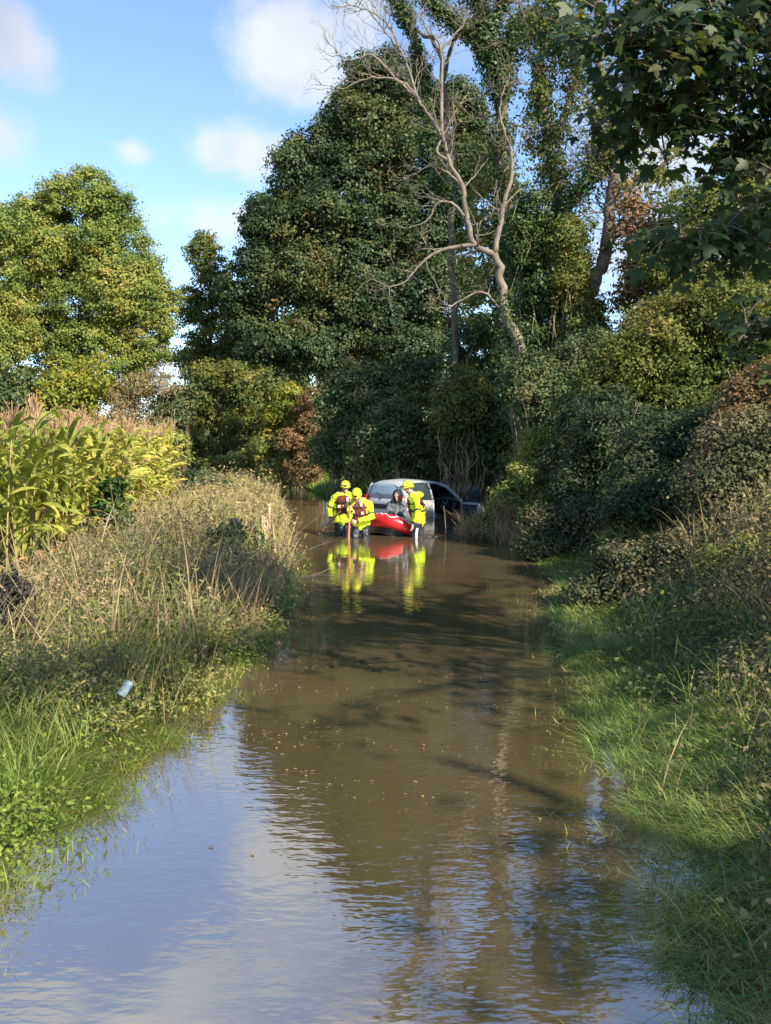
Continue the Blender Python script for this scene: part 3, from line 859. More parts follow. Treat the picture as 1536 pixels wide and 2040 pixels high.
for k, (lab, bp, Yd, bl, mt, nc, lf) in enumerate([
    ('sunlit ivy-green bush under the sunlit upright trunk', 1080, 29, ((1075, 560, 60, 100), (1060, 680, 60, 80), (1040, 460, 40, 90), (1100, 480, 40, 60)), 'ivy', 520, 0.15),
    ('ochre tinted bush left of the leaning trunk foot', 1140, 28, ((1140, 560, 45, 80), (1160, 660, 60, 60), (1130, 480, 35, 60)), 'hazel', 330, 0.14),
    ('grey green bush in the middle of the right-hand wood', 1130, 26, ((1120, 760, 80, 70), (1060, 790, 70, 70), (1180, 720, 60, 60), (1120, 830, 70, 60)), 'dark', 520, 0.14),
    ('bright green bush catching sun beside the shadow edge of the right hedge', 1095, 24, ((1095, 895, 42, 48), (1075, 930, 45, 35)), 'maple', 220, 0.12),
    ('brown and olive bush in half shade right of the leaning trunk foot', 1220, 23, ((1210, 800, 80, 60), (1160, 850, 60, 60), (1260, 840, 70, 60)), 'hazel', 380, 0.13)]):
    shrub('wood_edge_bush', lab, bp, Yd, PB(Yd, *bl), mt, int(nc * 1.7), 56, 0.38, lf * 0.68, 80 + k, group='bushes along the right wood edge')
for k, (lab, bp, Yd, bl, mt, nc, lf) in enumerate([
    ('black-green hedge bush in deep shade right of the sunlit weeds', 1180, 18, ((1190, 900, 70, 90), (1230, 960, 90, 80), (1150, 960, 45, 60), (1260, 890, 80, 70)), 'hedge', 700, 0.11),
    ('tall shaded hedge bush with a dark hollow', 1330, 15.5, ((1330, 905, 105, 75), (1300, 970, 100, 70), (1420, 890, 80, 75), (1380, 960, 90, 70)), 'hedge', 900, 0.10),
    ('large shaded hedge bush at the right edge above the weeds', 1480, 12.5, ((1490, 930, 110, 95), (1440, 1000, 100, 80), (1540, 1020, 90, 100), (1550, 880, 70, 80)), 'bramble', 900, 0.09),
    ('low shade-darkened hedge bush filling the hollow between the two big shaded bushes', 1360, 13.8, ((1360, 1000, 120, 60), (1280, 1020, 80, 50), (1450, 1010, 90, 60)), 'hedge', 560, 0.10),
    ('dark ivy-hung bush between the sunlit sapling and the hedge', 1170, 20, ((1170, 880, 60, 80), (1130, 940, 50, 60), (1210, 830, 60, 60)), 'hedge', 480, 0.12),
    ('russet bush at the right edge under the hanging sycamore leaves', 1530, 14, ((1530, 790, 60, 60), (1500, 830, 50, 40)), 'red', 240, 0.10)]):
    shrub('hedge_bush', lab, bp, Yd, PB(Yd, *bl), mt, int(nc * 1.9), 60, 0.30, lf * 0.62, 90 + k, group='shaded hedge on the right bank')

# ---------------------------------------------------------------- the near sycamore hanging in from the right
def near_sycamore():
    rng = np.random.default_rng(101)
    root = empty('sycamore_tree', (6.2, 4.0, float(H(6.2, 4.0)) - 0.1), 'near sycamore whose large leaves, toned dark as in shade, hang into the top right corner', 'tree')
    base = np.array(root.location)
    tr = MB()
    q, r = limb(np.array([(0, 0, 0), (-0.1, 0.1, 2.5), (0.1, 0, 5), (-0.2, 0.1, 8), (0, 0, 10.5)]), 0.34, 0.1, rng, 0.04)
    tr.tube(q, list(r), n=12)
    tr.build('trunk', M['bark'], root, smooth=True)
    P = []; Nn = []; sp = []
    def bough(pts, r0, n_side, per, lside=0.55, droop=0.25):
        br = MB()
        q, rr = limb([np.array(p) - base for p in pts], r0, 0.006, rng, 0.05, sub=6)
        br.tube(q, list(rr), n=7)
        n = len(q)
        for j in range(n_side):
            i = rng.integers(n // 6, n)
            d = rng.normal(size=3) * np.array([1, 0.9, 0.7]); d[2] -= 0.1
            d = unit(d)
            L_ = lside * rng.uniform(0.5, 1.2)
            e = q[i] + d * L_
            mid = q[i] + d * L_ * 0.5 + np.array([0, 0, 0.05])
            br.tube([q[i], mid, e], [0.008, 0.006, 0.004], n=4, cap=False)
            for _ in range(per):
                t = rng.uniform(0.25, 1.05)
                c = q[i] * (1 - t) + e * t + rng.normal(size=3) * 0.07
                P.append(c)
                out = unit(np.array([d[0], d[1], 0.0]) + rng.normal(size=3) * 0.6)
                sp.append(out + np.array([0, 0, -0.9 - droop * rng.random()]))
                Nn.append(np.array([0, -0.5, 0.8]) + rng.normal(size=3) * 0.55)
        br.build('branch', M['bark'], root, smooth=True)
    off = lambda px, py, Y: W(px, py, Y)
    bough([(5.6, 4.5, 6.0), off(1600, 40, 6.2), off(1440, 70, 6.0), off(1320, 75, 5.9), off(1260, 80, 5.8), off(1215, 90, 5.8)], 0.05, 78, 9, 0.42)
    bough([(5.8, 4.8, 6.5), off(1640, -60, 6.4), off(1500, -20, 6.3), off(1380, 0, 6.2), off(1270, 10, 6.1)], 0.05, 78, 9, 0.5)
    bough([(5.7, 4.6, 5.6), off(1600, 150, 6.6), off(1500, 170, 6.5), off(1400, 190, 6.4), off(1310, 220, 6.3), off(1280, 250, 6.3)], 0.04, 90, 10, 0.44)
    bough([(5.7, 4.8, 5.2), off(1620, 260, 6.9), off(1540, 270, 6.8), off(1430, 290, 6.8)], 0.035, 56, 8, 0.44)
    bough([(5.6, 4.2, 4.4), off(1600, 470, 6.0), off(1520, 478, 5.9), off(1440, 470, 5.9), off(1370, 478, 5.8), off(1325, 490, 5.8)], 0.035, 44, 8, 0.30)
    bough([(5.5, 4.2, 3.9), off(1620, 380, 6.2), off(1560, 400, 6.2), off(1515, 440, 6.1)], 0.03, 26, 6, 0.36)
    bough([(5.5, 4.0, 3.5), off(1600, 640, 5.6), off(1530, 640, 5.6), off(1470, 680, 5.5)], 0.025, 14, 6, 0.25)
    bough([(5.9, 5.4, 6.3), off(1680, 60, 7.6), off(1560, 90, 7.6), off(1440, 120, 7.6)], 0.04, 50, 6, 0.5)
    for tip, sd in (((3.9, -1.5, 6.9), 0.8), ((3.2, -0.9, 6.6), 0.8), ((4.6, -0.9, 7.3), 0.8), ((2.8, -1.9, 6.9), 0.7)):  # unseen boughs added behind the viewpoint to shade the left bank
        bough([(6.1, 3.4, 6.4), (5.2, 1.2, 6.9), tip], 0.05, 42, 8, sd)
    # unseen crown spread wide for shade, over and behind the photographer's right shoulder
    for k in range(46):
        a = rng.uniform(0, 2 * math.pi); rad = rng.uniform(1.2, 4.2)
        tip = base + np.array([math.cos(a) * rad, math.sin(a) * rad * 1.1 - 0.8, rng.uniform(3.2, 9.8)])
        if tip[1] > 3.2 and tip[0] < tip[1] * 0.47 + 0.5 and tip[2] < 1.9 + tip[1] * 0.55: continue
        if tip[0] < 2.2: continue
        s = base + np.array([0, 0, max(2.6, tip[2] - base[2] - 1.5)])
        bough([s, s * .5 + tip * .5 + np.array([0, 0, 0.2]), tip], 0.05, 16, 6, 0.7)
    P_ = np.array(P); N_ = np.array(Nn); S_ = np.array(sp)
    me = leaf_mesh('foliage', P_, N_, 0.075 + 0.105 * rng.random(len(P_)) ** 1.4, PALM, rng, spin=S_)
    link('foliage', me, M['near_syc'], root)
near_sycamore()

def added_shade_tree():
    # unseen tree added beside the viewpoint to shade the right verge
    rng = np.random.default_rng(150)
    x, y, h = 8.3, -3.6, 8.2
    root = empty('added_shade_tree', (x, y, float(H(x, y)) - 0.1), 'unseen tree added behind the viewpoint to shade the right verge', 'tree')
    o, cs = add_crown('crown', root, [(x, y, 5.2, 2.2, 2.4, 2.6), (x - 0.6, y + 1.2, 4.6, 1.5, 1.5, 1.6)], M['dark'], 110, 28, 0.6, 0.24, 140)
    mb = MB()
    inner_limbs(mb, np.zeros(3), np.array([0, 0, h * .85]), 0.2, cs - np.array(root.location), rng, 10)
    mb.build('trunk', M['bark'], root, smooth=True)
added_shade_tree()
#PART2
# ---------------------------------------------------------------- banks: grass, weeds, brambles
def logy(rng, n, y0, y1):
    return y0 * (y1 / y0) ** rng.random(n)
def patch(x, y, s, ph):
    return 0.5 + 0.25 * (np.sin(s * x + ph) * np.cos(s * 0.8 * y - ph) + np.sin(s * 1.9 * y + 0.7 * s * x + 2 * ph))
def edge_x(side, y, d):
    return np.interp(y, LY, LX) - d if side < 0 else np.interp(y, RY, RX) + d

def stuff(name, me, mat, label, cat):
    o = link(name, me, M[mat])
    return tag(o, label, cat, None, 'stuff')

def bank_grass(name, side, n, y0, y1, d0, d1, h0, h1, mat, seed, label, keep=None, lean=0.7, wmul=1.0, cat='grass', toward=None, power=1.0):
    rng = np.random.default_rng(seed)
    y = logy(rng, n, y0, y1)
    d = d0 + (d1 - d0) * rng.random(n) ** power
    x = edge_x(side, y, d)
    if keep is not None:
        k = keep(x, y, d, rng)
        x, y, d = x[k], y[k], d[k]
    z = np.maximum(H(x, y), -0.03)
    P = np.stack([x, y, z - 0.01], 1)
    m = len(P)
    tuft = 0.6 + 0.8 * patch(x, y, 3.1, seed)
    h = (h0 + (h1 - h0) * rng.random(m) ** 1.5) * tuft
    w = np.maximum(0.0035, y * 0.00075) * rng.uniform(0.6, 1.5, m) * wmul
    ln = lean * rng.uniform(0.3, 1.4, m)
    dirs = None
    if toward is not None:
        a = toward + rng.normal(size=m) * 0.9 + 1.2 * np.sin(2.1 * x + 1.3 * y)
        dirs = np.stack([np.cos(a), np.sin(a), np.zeros(m)], 1)
    me = blades_mesh(name, P, h, w, ln, rng, 0.6, dirs=dirs)
    return stuff(name, me, mat, label, cat)

def bank_leaves(name, side, n, y0, y1, d0, d1, hfun, mat, seed, label, leaf=(0.03, 0.07), keep=None, T=KITE, cat='weeds', per=9, cr=0.11):
    rng = np.random.default_rng(seed)
    nc = n // per
    y = logy(rng, nc, y0, y1)
    d = d0 + (d1 - d0) * rng.random(nc)
    x = edge_x(side, y, d)
    if keep is not None:
        k = keep(x, y, d, rng); x, y, d = x[k], y[k], d[k]
    nc = len(x)
    z = np.maximum(H(x, y), 0) + hfun(x, y, d) * rng.random(nc) ** 0.75
    c = np.stack([x, y, z], 1)
    idx = np.repeat(np.arange(nc), per)
    far = np.clip(c[:, 1] / 9, 0.8, 2.2)[idx][:, None]
    P = c[idx] + rng.normal(size=(len(idx), 3)) * cr * np.array([1, 1, 0.7]) * far ** 0.6
    P[:, 2] = np.maximum(P[:, 2], 0.01)
    Nn = np.array([0.15 * -side, -0.25, 0.8]) + rng.normal(size=P.shape) * 0.55
    s = rng.uniform(leaf[0], leaf[1], len(P)) * far[:, 0] ** 0.7
    rnd = np.clip(0.5 * rng.random(nc)[idx] + 0.5 * rng.random(len(P)), 0, 1)
    me = leaf_mesh(name, P, Nn, s, T, rng, rnd)
    return stuff(name, me, mat, label, cat)

def mound(x, y, d):
    near = np.clip((y - 11.0) / 4.0, 0, 1)
    a = np.interp(d, [0, 0.3, 1.0, 1.7, 2.3, 3.0, 5], [0.10, 0.36, 0.62, 0.50, 0.24, 0.14, 0.12])
    b = np.interp(d, [0, 0.3, 1.0, 1.8, 2.6, 5], [0.12, 0.45, 0.66, 0.62, 0.45, 0.35])
    return (a * (1 - near) + b * near) * (0.25 + 1.25 * patch(x, y, 1.9, 1.3)) * np.clip((y - 1.0) / 7.5, 0.5, 1.0)
def mound_r(x, y, d):
    return np.clip((d - 0.5) * 0.42, 0.05, 0.75) * (0.35 + 1.1 * patch(x, y, 1.7, 4.0))
def nopost(x, y):
    k = np.ones(len(x), dtype=bool)
    for px, yy, w in ((466, 14.0, 0.16), (507, 16.0, 0.14), (526, 17.5, 0.14), (536, 18.6, 0.10)):
        X = (px - 768) / F * yy
        k &= ~((np.abs(x - X * y / yy) < w) & (y < yy + 0.1) & (y > yy - 2.6))
    return k

# left bank
bank_grass('bank_grass', -1, 46000, 3.3, 13.5, -0.18, 1.1, 0.05, 0.17, 'grass2', 201, 'lush green grass along the water edge of the left bank', lean=1.5, toward=0.0, power=0.8)
bank_grass('rough_grass', -1, 60000, 4.0, 34, 0.3, 4.2, 0.14, 0.40, 'grass', 202, 'rough green grass growing through the weeds of the left bank', keep=lambda x, y, d, r: nopost(x, y) & (r.random(len(x)) < np.clip((y - 3.2) / 5.0, 0.12, 1)))
bank_grass('dry_grass', -1, 36000, 6.5, 44, -0.02, 4.4, 0.28, 0.78, 'drygrass', 203, 'tall dry tan grass and dead stalks on the left bank',
           keep=lambda x, y, d, r: nopost(x, y) & (r.random(len(x)) < np.clip(patch(x, y, 1.1, 0.4) * 1.6 - 0.3, 0.04, 1) * np.clip((y - 6) / 5, 0.12, 1) * np.where(d > 2.0, np.where(y < 13, 0.05, 0.4), 1.0)), lean=0.55, wmul=1.1)
bank_grass('dead_stalks', -1, 2200, 6.5, 24, 0.2, 2.6, 0.45, 1.05, 'drygrass', 208, 'thin upright dead stalks standing above the left bank weeds', keep=lambda x, y, d, r: nopost(x, y), lean=0.5, wmul=1.5, cat='stalks')
bank_leaves('weeds', -1, 72000, 6.0, 36, 0.15, 4.4, mound, 'weed', 204, 'mixed green and withered weeds covering the left bank',
            keep=lambda x, y, d, r: nopost(x, y) & (r.random(len(x)) < np.clip(patch(x, y, 1.4, 2.2) * 1.5 - 0.1, 0.1, 1)), T=LONG, leaf=(0.035, 0.085))
bank_leaves('withered_weeds', -1, 70000, 8.0, 40, 0.05, 4.4, lambda x, y, d: mound(x, y, d) * 1.15 + 0.1, 'tan', 205, 'withered tan and russet weeds on the left bank',
            keep=lambda x, y, d, r: nopost(x, y) & (r.random(len(x)) < np.clip(1.15 - patch(x, y, 1.4, 2.2) * 1.5, 0.08, 1)), T=LONG, leaf=(0.035, 0.085))
bank_leaves('brambles', -1, 80000, 4.9, 13.5, 0.25, 3.8, lambda x, y, d: mound(x, y, d) * 1.1, 'bramble', 206, 'dark brambles on the near left bank in the shade',
            keep=lambda x, y, d, r: r.random(len(x)) < np.clip((13.5 - y) / 5.0, 0, 1) * (patch(x, y, 1.3, 3.1) > 0.42), cat='brambles', leaf=(0.018, 0.045))
bank_leaves('lush_weeds', -1, 24000, 3.4, 6.2, 0.0, 2.6, lambda x, y, d: 0.10 + 0.16 * patch(x, y, 2.0, 3.0), 'grass2', 207, 'bright yellow green leafy weeds at the left bottom edge of the bank',
            T=BROAD, leaf=(0.02, 0.045), keep=lambda x, y, d, r: r.random(len(x)) < np.where(y < 4.9, 0.8, 0.10))
bank_leaves('edge_weeds', -1, 30000, 6.6, 14, -0.1, 1.0, lambda x, y, d: 0.08 + 0.22 * patch(x, y, 2.6, 0.7), 'weed', 209, 'broad leaved weeds lining the water edge of the left bank',
            T=BROAD, leaf=(0.02, 0.05), keep=lambda x, y, d, r: r.random(len(x)) < np.clip(patch(x, y, 2.3, 1.7) * 2.0 - 0.5, 0.05, 1))
# right bank
bank_grass('bank_grass', 1, 110000, 2.6, 19, -0.10, 1.9, 0.05, 0.19, 'grass', 211, 'matted green grass along the water edge of the right bank', lean=1.7, toward=3.1, power=0.9)
bank_grass('rough_grass', 1, 14000, 3.2, 24, 0.6, 4.6, 0.2, 0.5, 'grass', 212, 'rough grass among the brambles of the right bank', lean=0.8)
bank_leaves('brambles', 1, 170000, 3.0, 24, 0.7, 5.2, mound_r, 'bramble', 213, 'dark brambles covering the slope of the right bank', cat='brambles', leaf=(0.025, 0.06))
bank_leaves('weeds', 1, 40000, 2.8, 24, 0.3, 4.2, lambda x, y, d: mound_r(x, y, d) * 0.9, 'weed', 214, 'green leafy weeds in the grass of the right bank', T=BROAD, leaf=(0.03, 0.07),
            keep=lambda x, y, d, r: r.random(len(x)) < np.clip(patch(x, y, 1.9, 5.2) * 1.4 - 0.2, 0.05, 1))
bank_grass('dry_grass', 1, 9000, 7.5, 24, 1.3, 4.2, 0.35, 0.85, 'drygrass', 215, 'pale seeding grass on the humps of the right bank',
           keep=lambda x, y, d, r: r.random(len(x)) < np.clip(patch(x, y, 1.6, 0.9) * 2.2 - 1.0, 0.0, 1), lean=0.5)
bank_grass('brightening_grass', 1, 7000, 17, 24.5, -0.1, 2.6, 0.3, 0.75, 'drygrass', 217, 'dry grass added to brighten the bank beside the car door like sun', lean=0.6)  # pale blades put in to lighten this bank as sunlight would
bank_grass('dead_blades', 1, 900, 3.4, 7.5, 0.15, 1.6, 0.2, 0.42, 'drygrass', 216, 'scattered dead straw blades in the right bank grass',
           keep=lambda x, y, d, r: r.random(len(x)) < np.clip(patch(x, y, 3.6, 0.2) * 3 - 1.5, 0.0, 1), lean=0.8, wmul=2.0, cat='straw')
bank_grass('bramble_stems', 1, 5000, 5.0, 24, 1.2, 5.0, 0.4, 1.0, 'tan', 218, 'arching brown bramble stems over the right bank', lean=1.0, wmul=1.4, cat='stems')
bank_grass('straw_debris', 1, 2600, 2.8, 18, -0.3, 0.3, 0.04, 0.13, 'drygrass', 219, 'wet straw and stems stranded along the right water line', lean=2.4, wmul=1.6, cat='debris')
bank_grass('straw_debris', -1, 2600, 3.6, 20, -0.25, 0.3, 0.04, 0.13, 'drygrass', 220, 'wet straw and stems stranded along the left water line', lean=2.4, wmul=1.6, cat='debris')
# drowned edge
bank_grass('drowned_grass', 1, 13000, 2.6, 18, -0.5, 0.05, 0.03, 0.09, 'grass', 221, 'half drowned grass tips poking out of the water on the right', lean=1.3, power=0.45)
bank_grass('drowned_grass', -1, 14000, 3.4, 18, -0.5, 0.05, 0.03, 0.10, 'grass2', 222, 'half drowned grass tips poking out of the water on the left', lean=1.3, power=0.45)

def far_verge():
    rng = np.random.default_rng(231)
    n = 40000
    y = rng.uniform(34, 66, n)
    d = rng.random(n) * 5
    x = np.interp(y, RY, RX) + d
    P = np.stack([x, y, H(x, y)], 1)
    me = blades_mesh('verge_grass', P, rng.uniform(0.15, 0.5, n), y * 0.0016, rng.uniform(0.2, 0.9, n), rng)
    stuff('verge_grass', me, 'grass2', 'bright green grass verge along the far bend', 'grass')
far_verge()

shrub('bramble_bush', 'sunlit tan bramble mound reaching into the water right of the car door', 1020, 20.6,
      PB(20.6, (1025, 1005, 52, 48), (985, 1042, 36, 24), (1080, 985, 50, 60), (1050, 955, 36, 40), (1000, 1058, 60, 18)), 'weed', 620, 46, 0.22, 0.075, 241, cat='brambles')
shrub('bramble_bush', 'tan withered weeds on the tip of the bank beside the open car door', 940, 20.4,
      PB(20.4, (940, 1056, 34, 13), (975, 1064, 40, 10), (1005, 1015, 30, 26)), 'tan', 240, 40, 0.18, 0.06, 242, cat='brambles', T=LONG)
shrub('bramble_bush', 'shaded bramble mound at the water edge under the right hedge', 1110, 16.8,
      PB(16.8, (1110, 1060, 70, 50), (1180, 1040, 80, 60), (1070, 1095, 40, 20)), 'bramble', 520, 46, 0.22, 0.065, 243, cat='brambles')
shrub('bramble_bush', 'grey-brown bramble mound sloping down to the water on the right', 1270, 11.5,
      PB(11.5, (1270, 1150, 110, 60), (1180, 1190, 60, 35), (1370, 1120, 110, 70), (1300, 1220, 100, 40)), 'bramble', 760, 46, 0.18, 0.05, 244, cat='brambles')
shrub('bramble_bush', 'pale sunlit bramble and grass hump on the right bank', 1290, 13.6,
      PB(13.6, (1290, 1060, 60, 28), (1250, 1085, 50, 28)), 'weed', 220, 44, 0.18, 0.06, 245, cat='brambles', T=LONG)
shrub('bramble_bush', 'yellowish bramble hump near the right edge below the hedge', 1450, 9.6,
      PB(9.6, (1440, 1120, 70, 34), (1510, 1100, 60, 40)), 'weed', 260, 44, 0.16, 0.05, 246, cat='brambles', T=LONG)
shrub('blackthorn_bush', 'black-purple leaved bush at the left edge below the corn', 15, 8.2,
      PB(7.6, (8, 1250, 52, 80), (25, 1340, 48, 80), (-40, 1290, 60, 120), (15, 1190, 42, 45), (40, 1420, 70, 60)), 'blackthorn', 560, 50, 0.12, 0.042, 247)
shrub('ivy_clump', 'dark green ivy clump, toned dark for shade, round the foot of the broad post', 462, 13.4,
      PB(12.6, (446, 1090, 30, 46), (474, 1160, 34, 56), (452, 1190, 36, 44)), 'dark', 260, 40, 0.11, 0.06, 250, cat='ivy', T=IVY)  # real ivy, its dark colour also standing in for shade
shrub('bank_bush', 'dark elder bush on the left bank behind the dry weeds', 400, 29,
      PB(29, (395, 965, 50, 32), (370, 1000, 40, 30), (440, 975, 40, 22)), 'dark', 260, 40, 0.28, 0.1, 248)
shrub('sapling', 'dark-leaved thistle sapling standing in front of the yellow corn', 228, 14.8,
      PB(14.8, (228, 975, 30, 26), (215, 1010, 32, 24), (240, 1035, 20, 24)), 'ivy', 70, 26, 0.16, 0.09, 249, inner=0.5)

# ---------------------------------------------------------------- corn
def corn_variant(rng, h, yellow, segs=7):
    """stalk, leaves and tassel of one plant as three meshes"""
    st = MB()
    bow = rng.normal(size=2) * 0.06
    def ax(t): return np.array([bow[0] * t * t, bow[1] * t * t, h * t])
    st.tube([ax(t) for t in np.linspace(0, 1, 7)], list(np.linspace(0.014, 0.006, 7)), n=6)
    V = []; Fc = []; rn = []; mi = []
    az = rng.random() * 6.28
    nl = 14
    for k in range(nl):
        t0 = 0.10 + 0.82 * k / (nl - 1)
        a = az + math.pi * k + rng.normal() * 0.5
        dry = k < 2 or rng.random() < 0.09
        L_ = rng.uniform(0.55, 0.9) * (0.75 if k > 9 or k < 2 else 1.0)
        wd = rng.uniform(0.075, 0.115) * (0.8 if dry else 1)
        th = R(rng.uniform(18, 34)) if not dry else R(60)
        drop = R(rng.uniform(85, 150)) if not dry else R(115)
        p = ax(t0)
        d = np.array([math.cos(a), math.sin(a), 0]); sd = np.array([-math.sin(a), math.cos(a), 0])
        tw = rng.normal() * 0.5
        r0 = rng.random()
        b = len(V)
        for i in range(segs + 1):
            u = i / segs
            w = wd * (0.55 + 1.2 * u) * (1 - u) ** 0.7 * 1.25 if u > 0 else wd * 0.5
            ang = th + (drop - th) * u ** 1.5
            if i: p = p + (d * math.sin(ang) + np.array([0, 0, 1]) * math.cos(ang)) * L_ / segs
            s2 = sd * math.cos(tw * u) + np.array([0, 0, 1]) * math.sin(tw * u)
            rip = 0.012 * math.sin(9 * u + k)
            V += [p - s2 * w / 2 + np.array([0, 0, 0.012 + rip]), p, p + s2 * w / 2 + np.array([0, 0, 0.012 - rip])]
            if i < segs:
                q = b + 3 * i
                Fc += [(q, q + 1, q + 4, q + 3), (q + 1, q + 2, q + 5, q + 4)]
                rr = np.clip(0.35 * r0 + yellow + 0.25 * rng.random() + (0.25 if u > 0.75 else 0), 0, 1)
                rn += [rr, rr]; mi += [1 if dry else 0] * 2
    fol = bpy.data.meshes.new('corn_foliage')
    fol.from_pydata([tuple(v) for v in V], [], Fc)
    at = fol.attributes.new('rnd', 'FLOAT', 'FACE'); at.data.foreach_set('value', np.array(rn, dtype=np.float32))
    fol.polygons.foreach_set('material_index', np.array(mi, dtype=np.int32))
    ts = MB()
    top = ax(1.0)
    for k in range(9):
        a = rng.random() * 6.28; tl = rng.uniform(0.16, 0.30); sp = 0.15 if k == 0 else rng.uniform(0.25, 0.75)
        d = np.array([math.cos(a) * sp, math.sin(a) * sp, 1.0])
        s = top + np.array([0, 0, rng.uniform(-0.03, 0.06)])
        e = s + unit(d) * tl
        m_ = (s + e) / 2 + np.array([0, 0, 0.02])
        e2 = e + np.array([d[0], d[1], -0.3]) * 0.05
        ts.tube([s, m_, e, e2], [0.003, 0.0065, 0.006, 0.002], n=4, cap=False)
    tm = ts.mesh('corn_tassel')
    at = tm.attributes.new('rnd', 'FLOAT', 'FACE'); at.data.foreach_set('value', np.full(len(tm.polygons), rng.random(), dtype=np.float32))
    return st.mesh('corn_stalk'), fol, tm

def corn_field():
    rng = np.random.default_rng(301)
    prot = []
    LAB = {0: 'ripe corn plant with pale green arching leaves and tan tassel at field edge',
           1: 'yellowing corn plant with golden leaves near the far end of field edge'}
    for v in range(14):
        y_ = 0.0 if v < 8 else 0.34
        s, f, t = corn_variant(rng, rng.uniform(1.95, 2.25), y_)
        s.materials.append(M['stalk']); f.materials.append(M['corn']); f.materials.append(M['corn_dry']); t.materials.append(M['tassel'])
        root = bpy.data.objects.new('corn_plant', s)
        fo = bpy.data.objects.new('foliage', f); ta = bpy.data.objects.new('tassel', t)
        prot.append((root, fo, ta))
    first = set()
    def plant(v, x, y, z, lab):
        root, fo, ta = prot[v]
        if v in first:
            root, fo, ta = root.copy(), fo.copy(), ta.copy()
        first.add(v)
        for o in (root, fo, ta): C.objects.link(o)
        fo.parent = root; ta.parent = root
        root.location = (x, y, z)
        root.rotation_euler = (rng.normal() * 0.05, rng.normal() * 0.05, rng.random() * 6.28)
        s = rng.uniform(0.93, 1.07)
        root.scale = (s, s, s * rng.uniform(0.96, 1.05))
        tag(root, LAB[lab], 'corn plant', 'pale green corn plants' if lab == 0 else 'yellow corn plants')
    k = 0
    for row in range(4):
        for y in np.arange(11.2, 26.2, 0.205):
            if k >= 300: break
            yy = y + rng.normal() * 0.04
            x = np.interp(yy, [11, 26], [-4.5, -5.95]) - 0.72 * row + rng.normal() * 0.05
            far = yy > 18.5 + rng.normal() * 1.8
            v = int(rng.integers(8, 14) if far else rng.integers(0, 8))
            plant(v, x, yy, float(H(x, yy)) - 0.02, 1 if far else 0)
            k += 1
    # the rows behind: one uncountable mass
    Vs = []; Ls = []; Cs = []; Rn = []
    off = 0
    data = []
    for s, f, t in [(p[0].data, p[1].data, p[2].data) for p in prot]:
        V = []; L_ = []; cc = []; rr = []; o2 = 0
        for me in (f, t):
            v = np.zeros(len(me.vertices) * 3, dtype=np.float32); me.vertices.foreach_get('co', v)
            l = np.zeros(len(me.loops), dtype=np.int32); me.loops.foreach_get('vertex_index', l)
            c = np.zeros(len(me.polygons), dtype=np.int32); me.polygons.foreach_get('loop_total', c)
            r = np.zeros(len(me.polygons), dtype=np.float32); me.attributes['rnd'].data.foreach_get('value', r)
            mid = np.zeros(len(me.polygons), dtype=np.int32); me.polygons.foreach_get('material_index', mid)
            V.append(v.reshape(-1, 3)); L_.append(l + o2); cc.append(c); rr.append(np.where(me is t, r + 10, r + 20 * mid)); o2 += len(v) // 3
        data.append((np.concatenate(V), np.concatenate(L_), np.concatenate(cc), np.concatenate(rr)))
    for row in range(4, 15):
        for y in np.arange(10.5, 27.5, 0.33 if row < 8 else 0.5):
            yy = y + rng.normal() * 0.08
            x = np.interp(yy, [11, 26], [-4.5, -5.95]) - 0.72 * row + rng.normal() * 0.06
            if abs(x) > yy * 0.46: continue
            V, l, c, r = data[rng.integers(0, 14)]
            a = rng.random() * 6.28; ca, sa = math.cos(a), math.sin(a)
            s = rng.uniform(0.95, 1.12)
            Q = np.stack([V[:, 0] * ca - V[:, 1] * sa, V[:, 0] * sa + V[:, 1] * ca, V[:, 2]], 1) * s + np.array([x, yy, float(H(x, yy)) - 0.02])
            Vs.append(Q); Ls.append(l + off); Cs.append(c); Rn.append(r); off += len(V)
    # end rows at the far end of the field
    rn = np.concatenate(Rn)
    me = np_mesh('corn_field', np.concatenate(Vs), np.concatenate(Ls), np.concatenate(Cs), np.where(rn >= 20, rn - 20, np.where(rn >= 10, rn - 10, rn)))
    me.polygons.foreach_set('material_index', np.where(rn >= 20, 1, np.where(rn >= 10, 2, 0)).astype(np.int32))
    o = link('corn_field', me, [M['corn'], M['corn_dry'], M['tassel']])
    tag(o, 'mass of corn behind the front rows, only tassels and leaf tips showing', 'corn', None, 'stuff')
corn_field()

# ---------------------------------------------------------------- fence posts, litter, floating branches
def post(name, px, py_top, Y, w, mat, label, ivy=0, seed=0, lean=(0, 0)):
    rng = np.random.default_rng(400 + seed)
    t = W(px, py_top, Y)
    z0 = float(H(t[0], Y)) - 0.3
    root = empty(name, (t[0], Y, z0), label, 'fence post', 'old fence posts on the left bank')
    h = t[2] - z0
    mb = MB()
    n = 9
    rows = []
    for i, u in enumerate(np.linspace(0, 1, 8)):
        row = []
        for k in range(n):
            a = 2 * math.pi * k / n
            r = w / 2 * (1 + 0.08 * math.sin(3 * a + seed) + 0.03 * rng.normal())
            zz = u * h + (0.025 * math.cos(a + seed) if i == 7 else 0)
            row.append((r * math.cos(a) + lean[0] * u, r * math.sin(a) + lean[1] * u, zz))
        rows.append(row)
    mb.grid(rows, close=True)
    b = len(mb.v) - n
    mb.f.append(tuple(b + k for k in range(n))); mb.m.append(0)
    mb.build('shaft', M[mat], root)
    if ivy:
        path = np.array([(-0.04 + lean[0] * u, -0.03, 0.3 + u * (h - 0.38)) for u in np.linspace(0, 1, 6)])
        ivy_on('ivy', root, [(path, np.full(6, w * 0.4))], seed + 60, dens=ivy, thick=0.13, leaf=0.06)
    return root
post('fence_post', 466, 1034, 14.0, 0.17, 'post', 'dark weathered post, the broadest, with ivy on its left side', 900, 1)
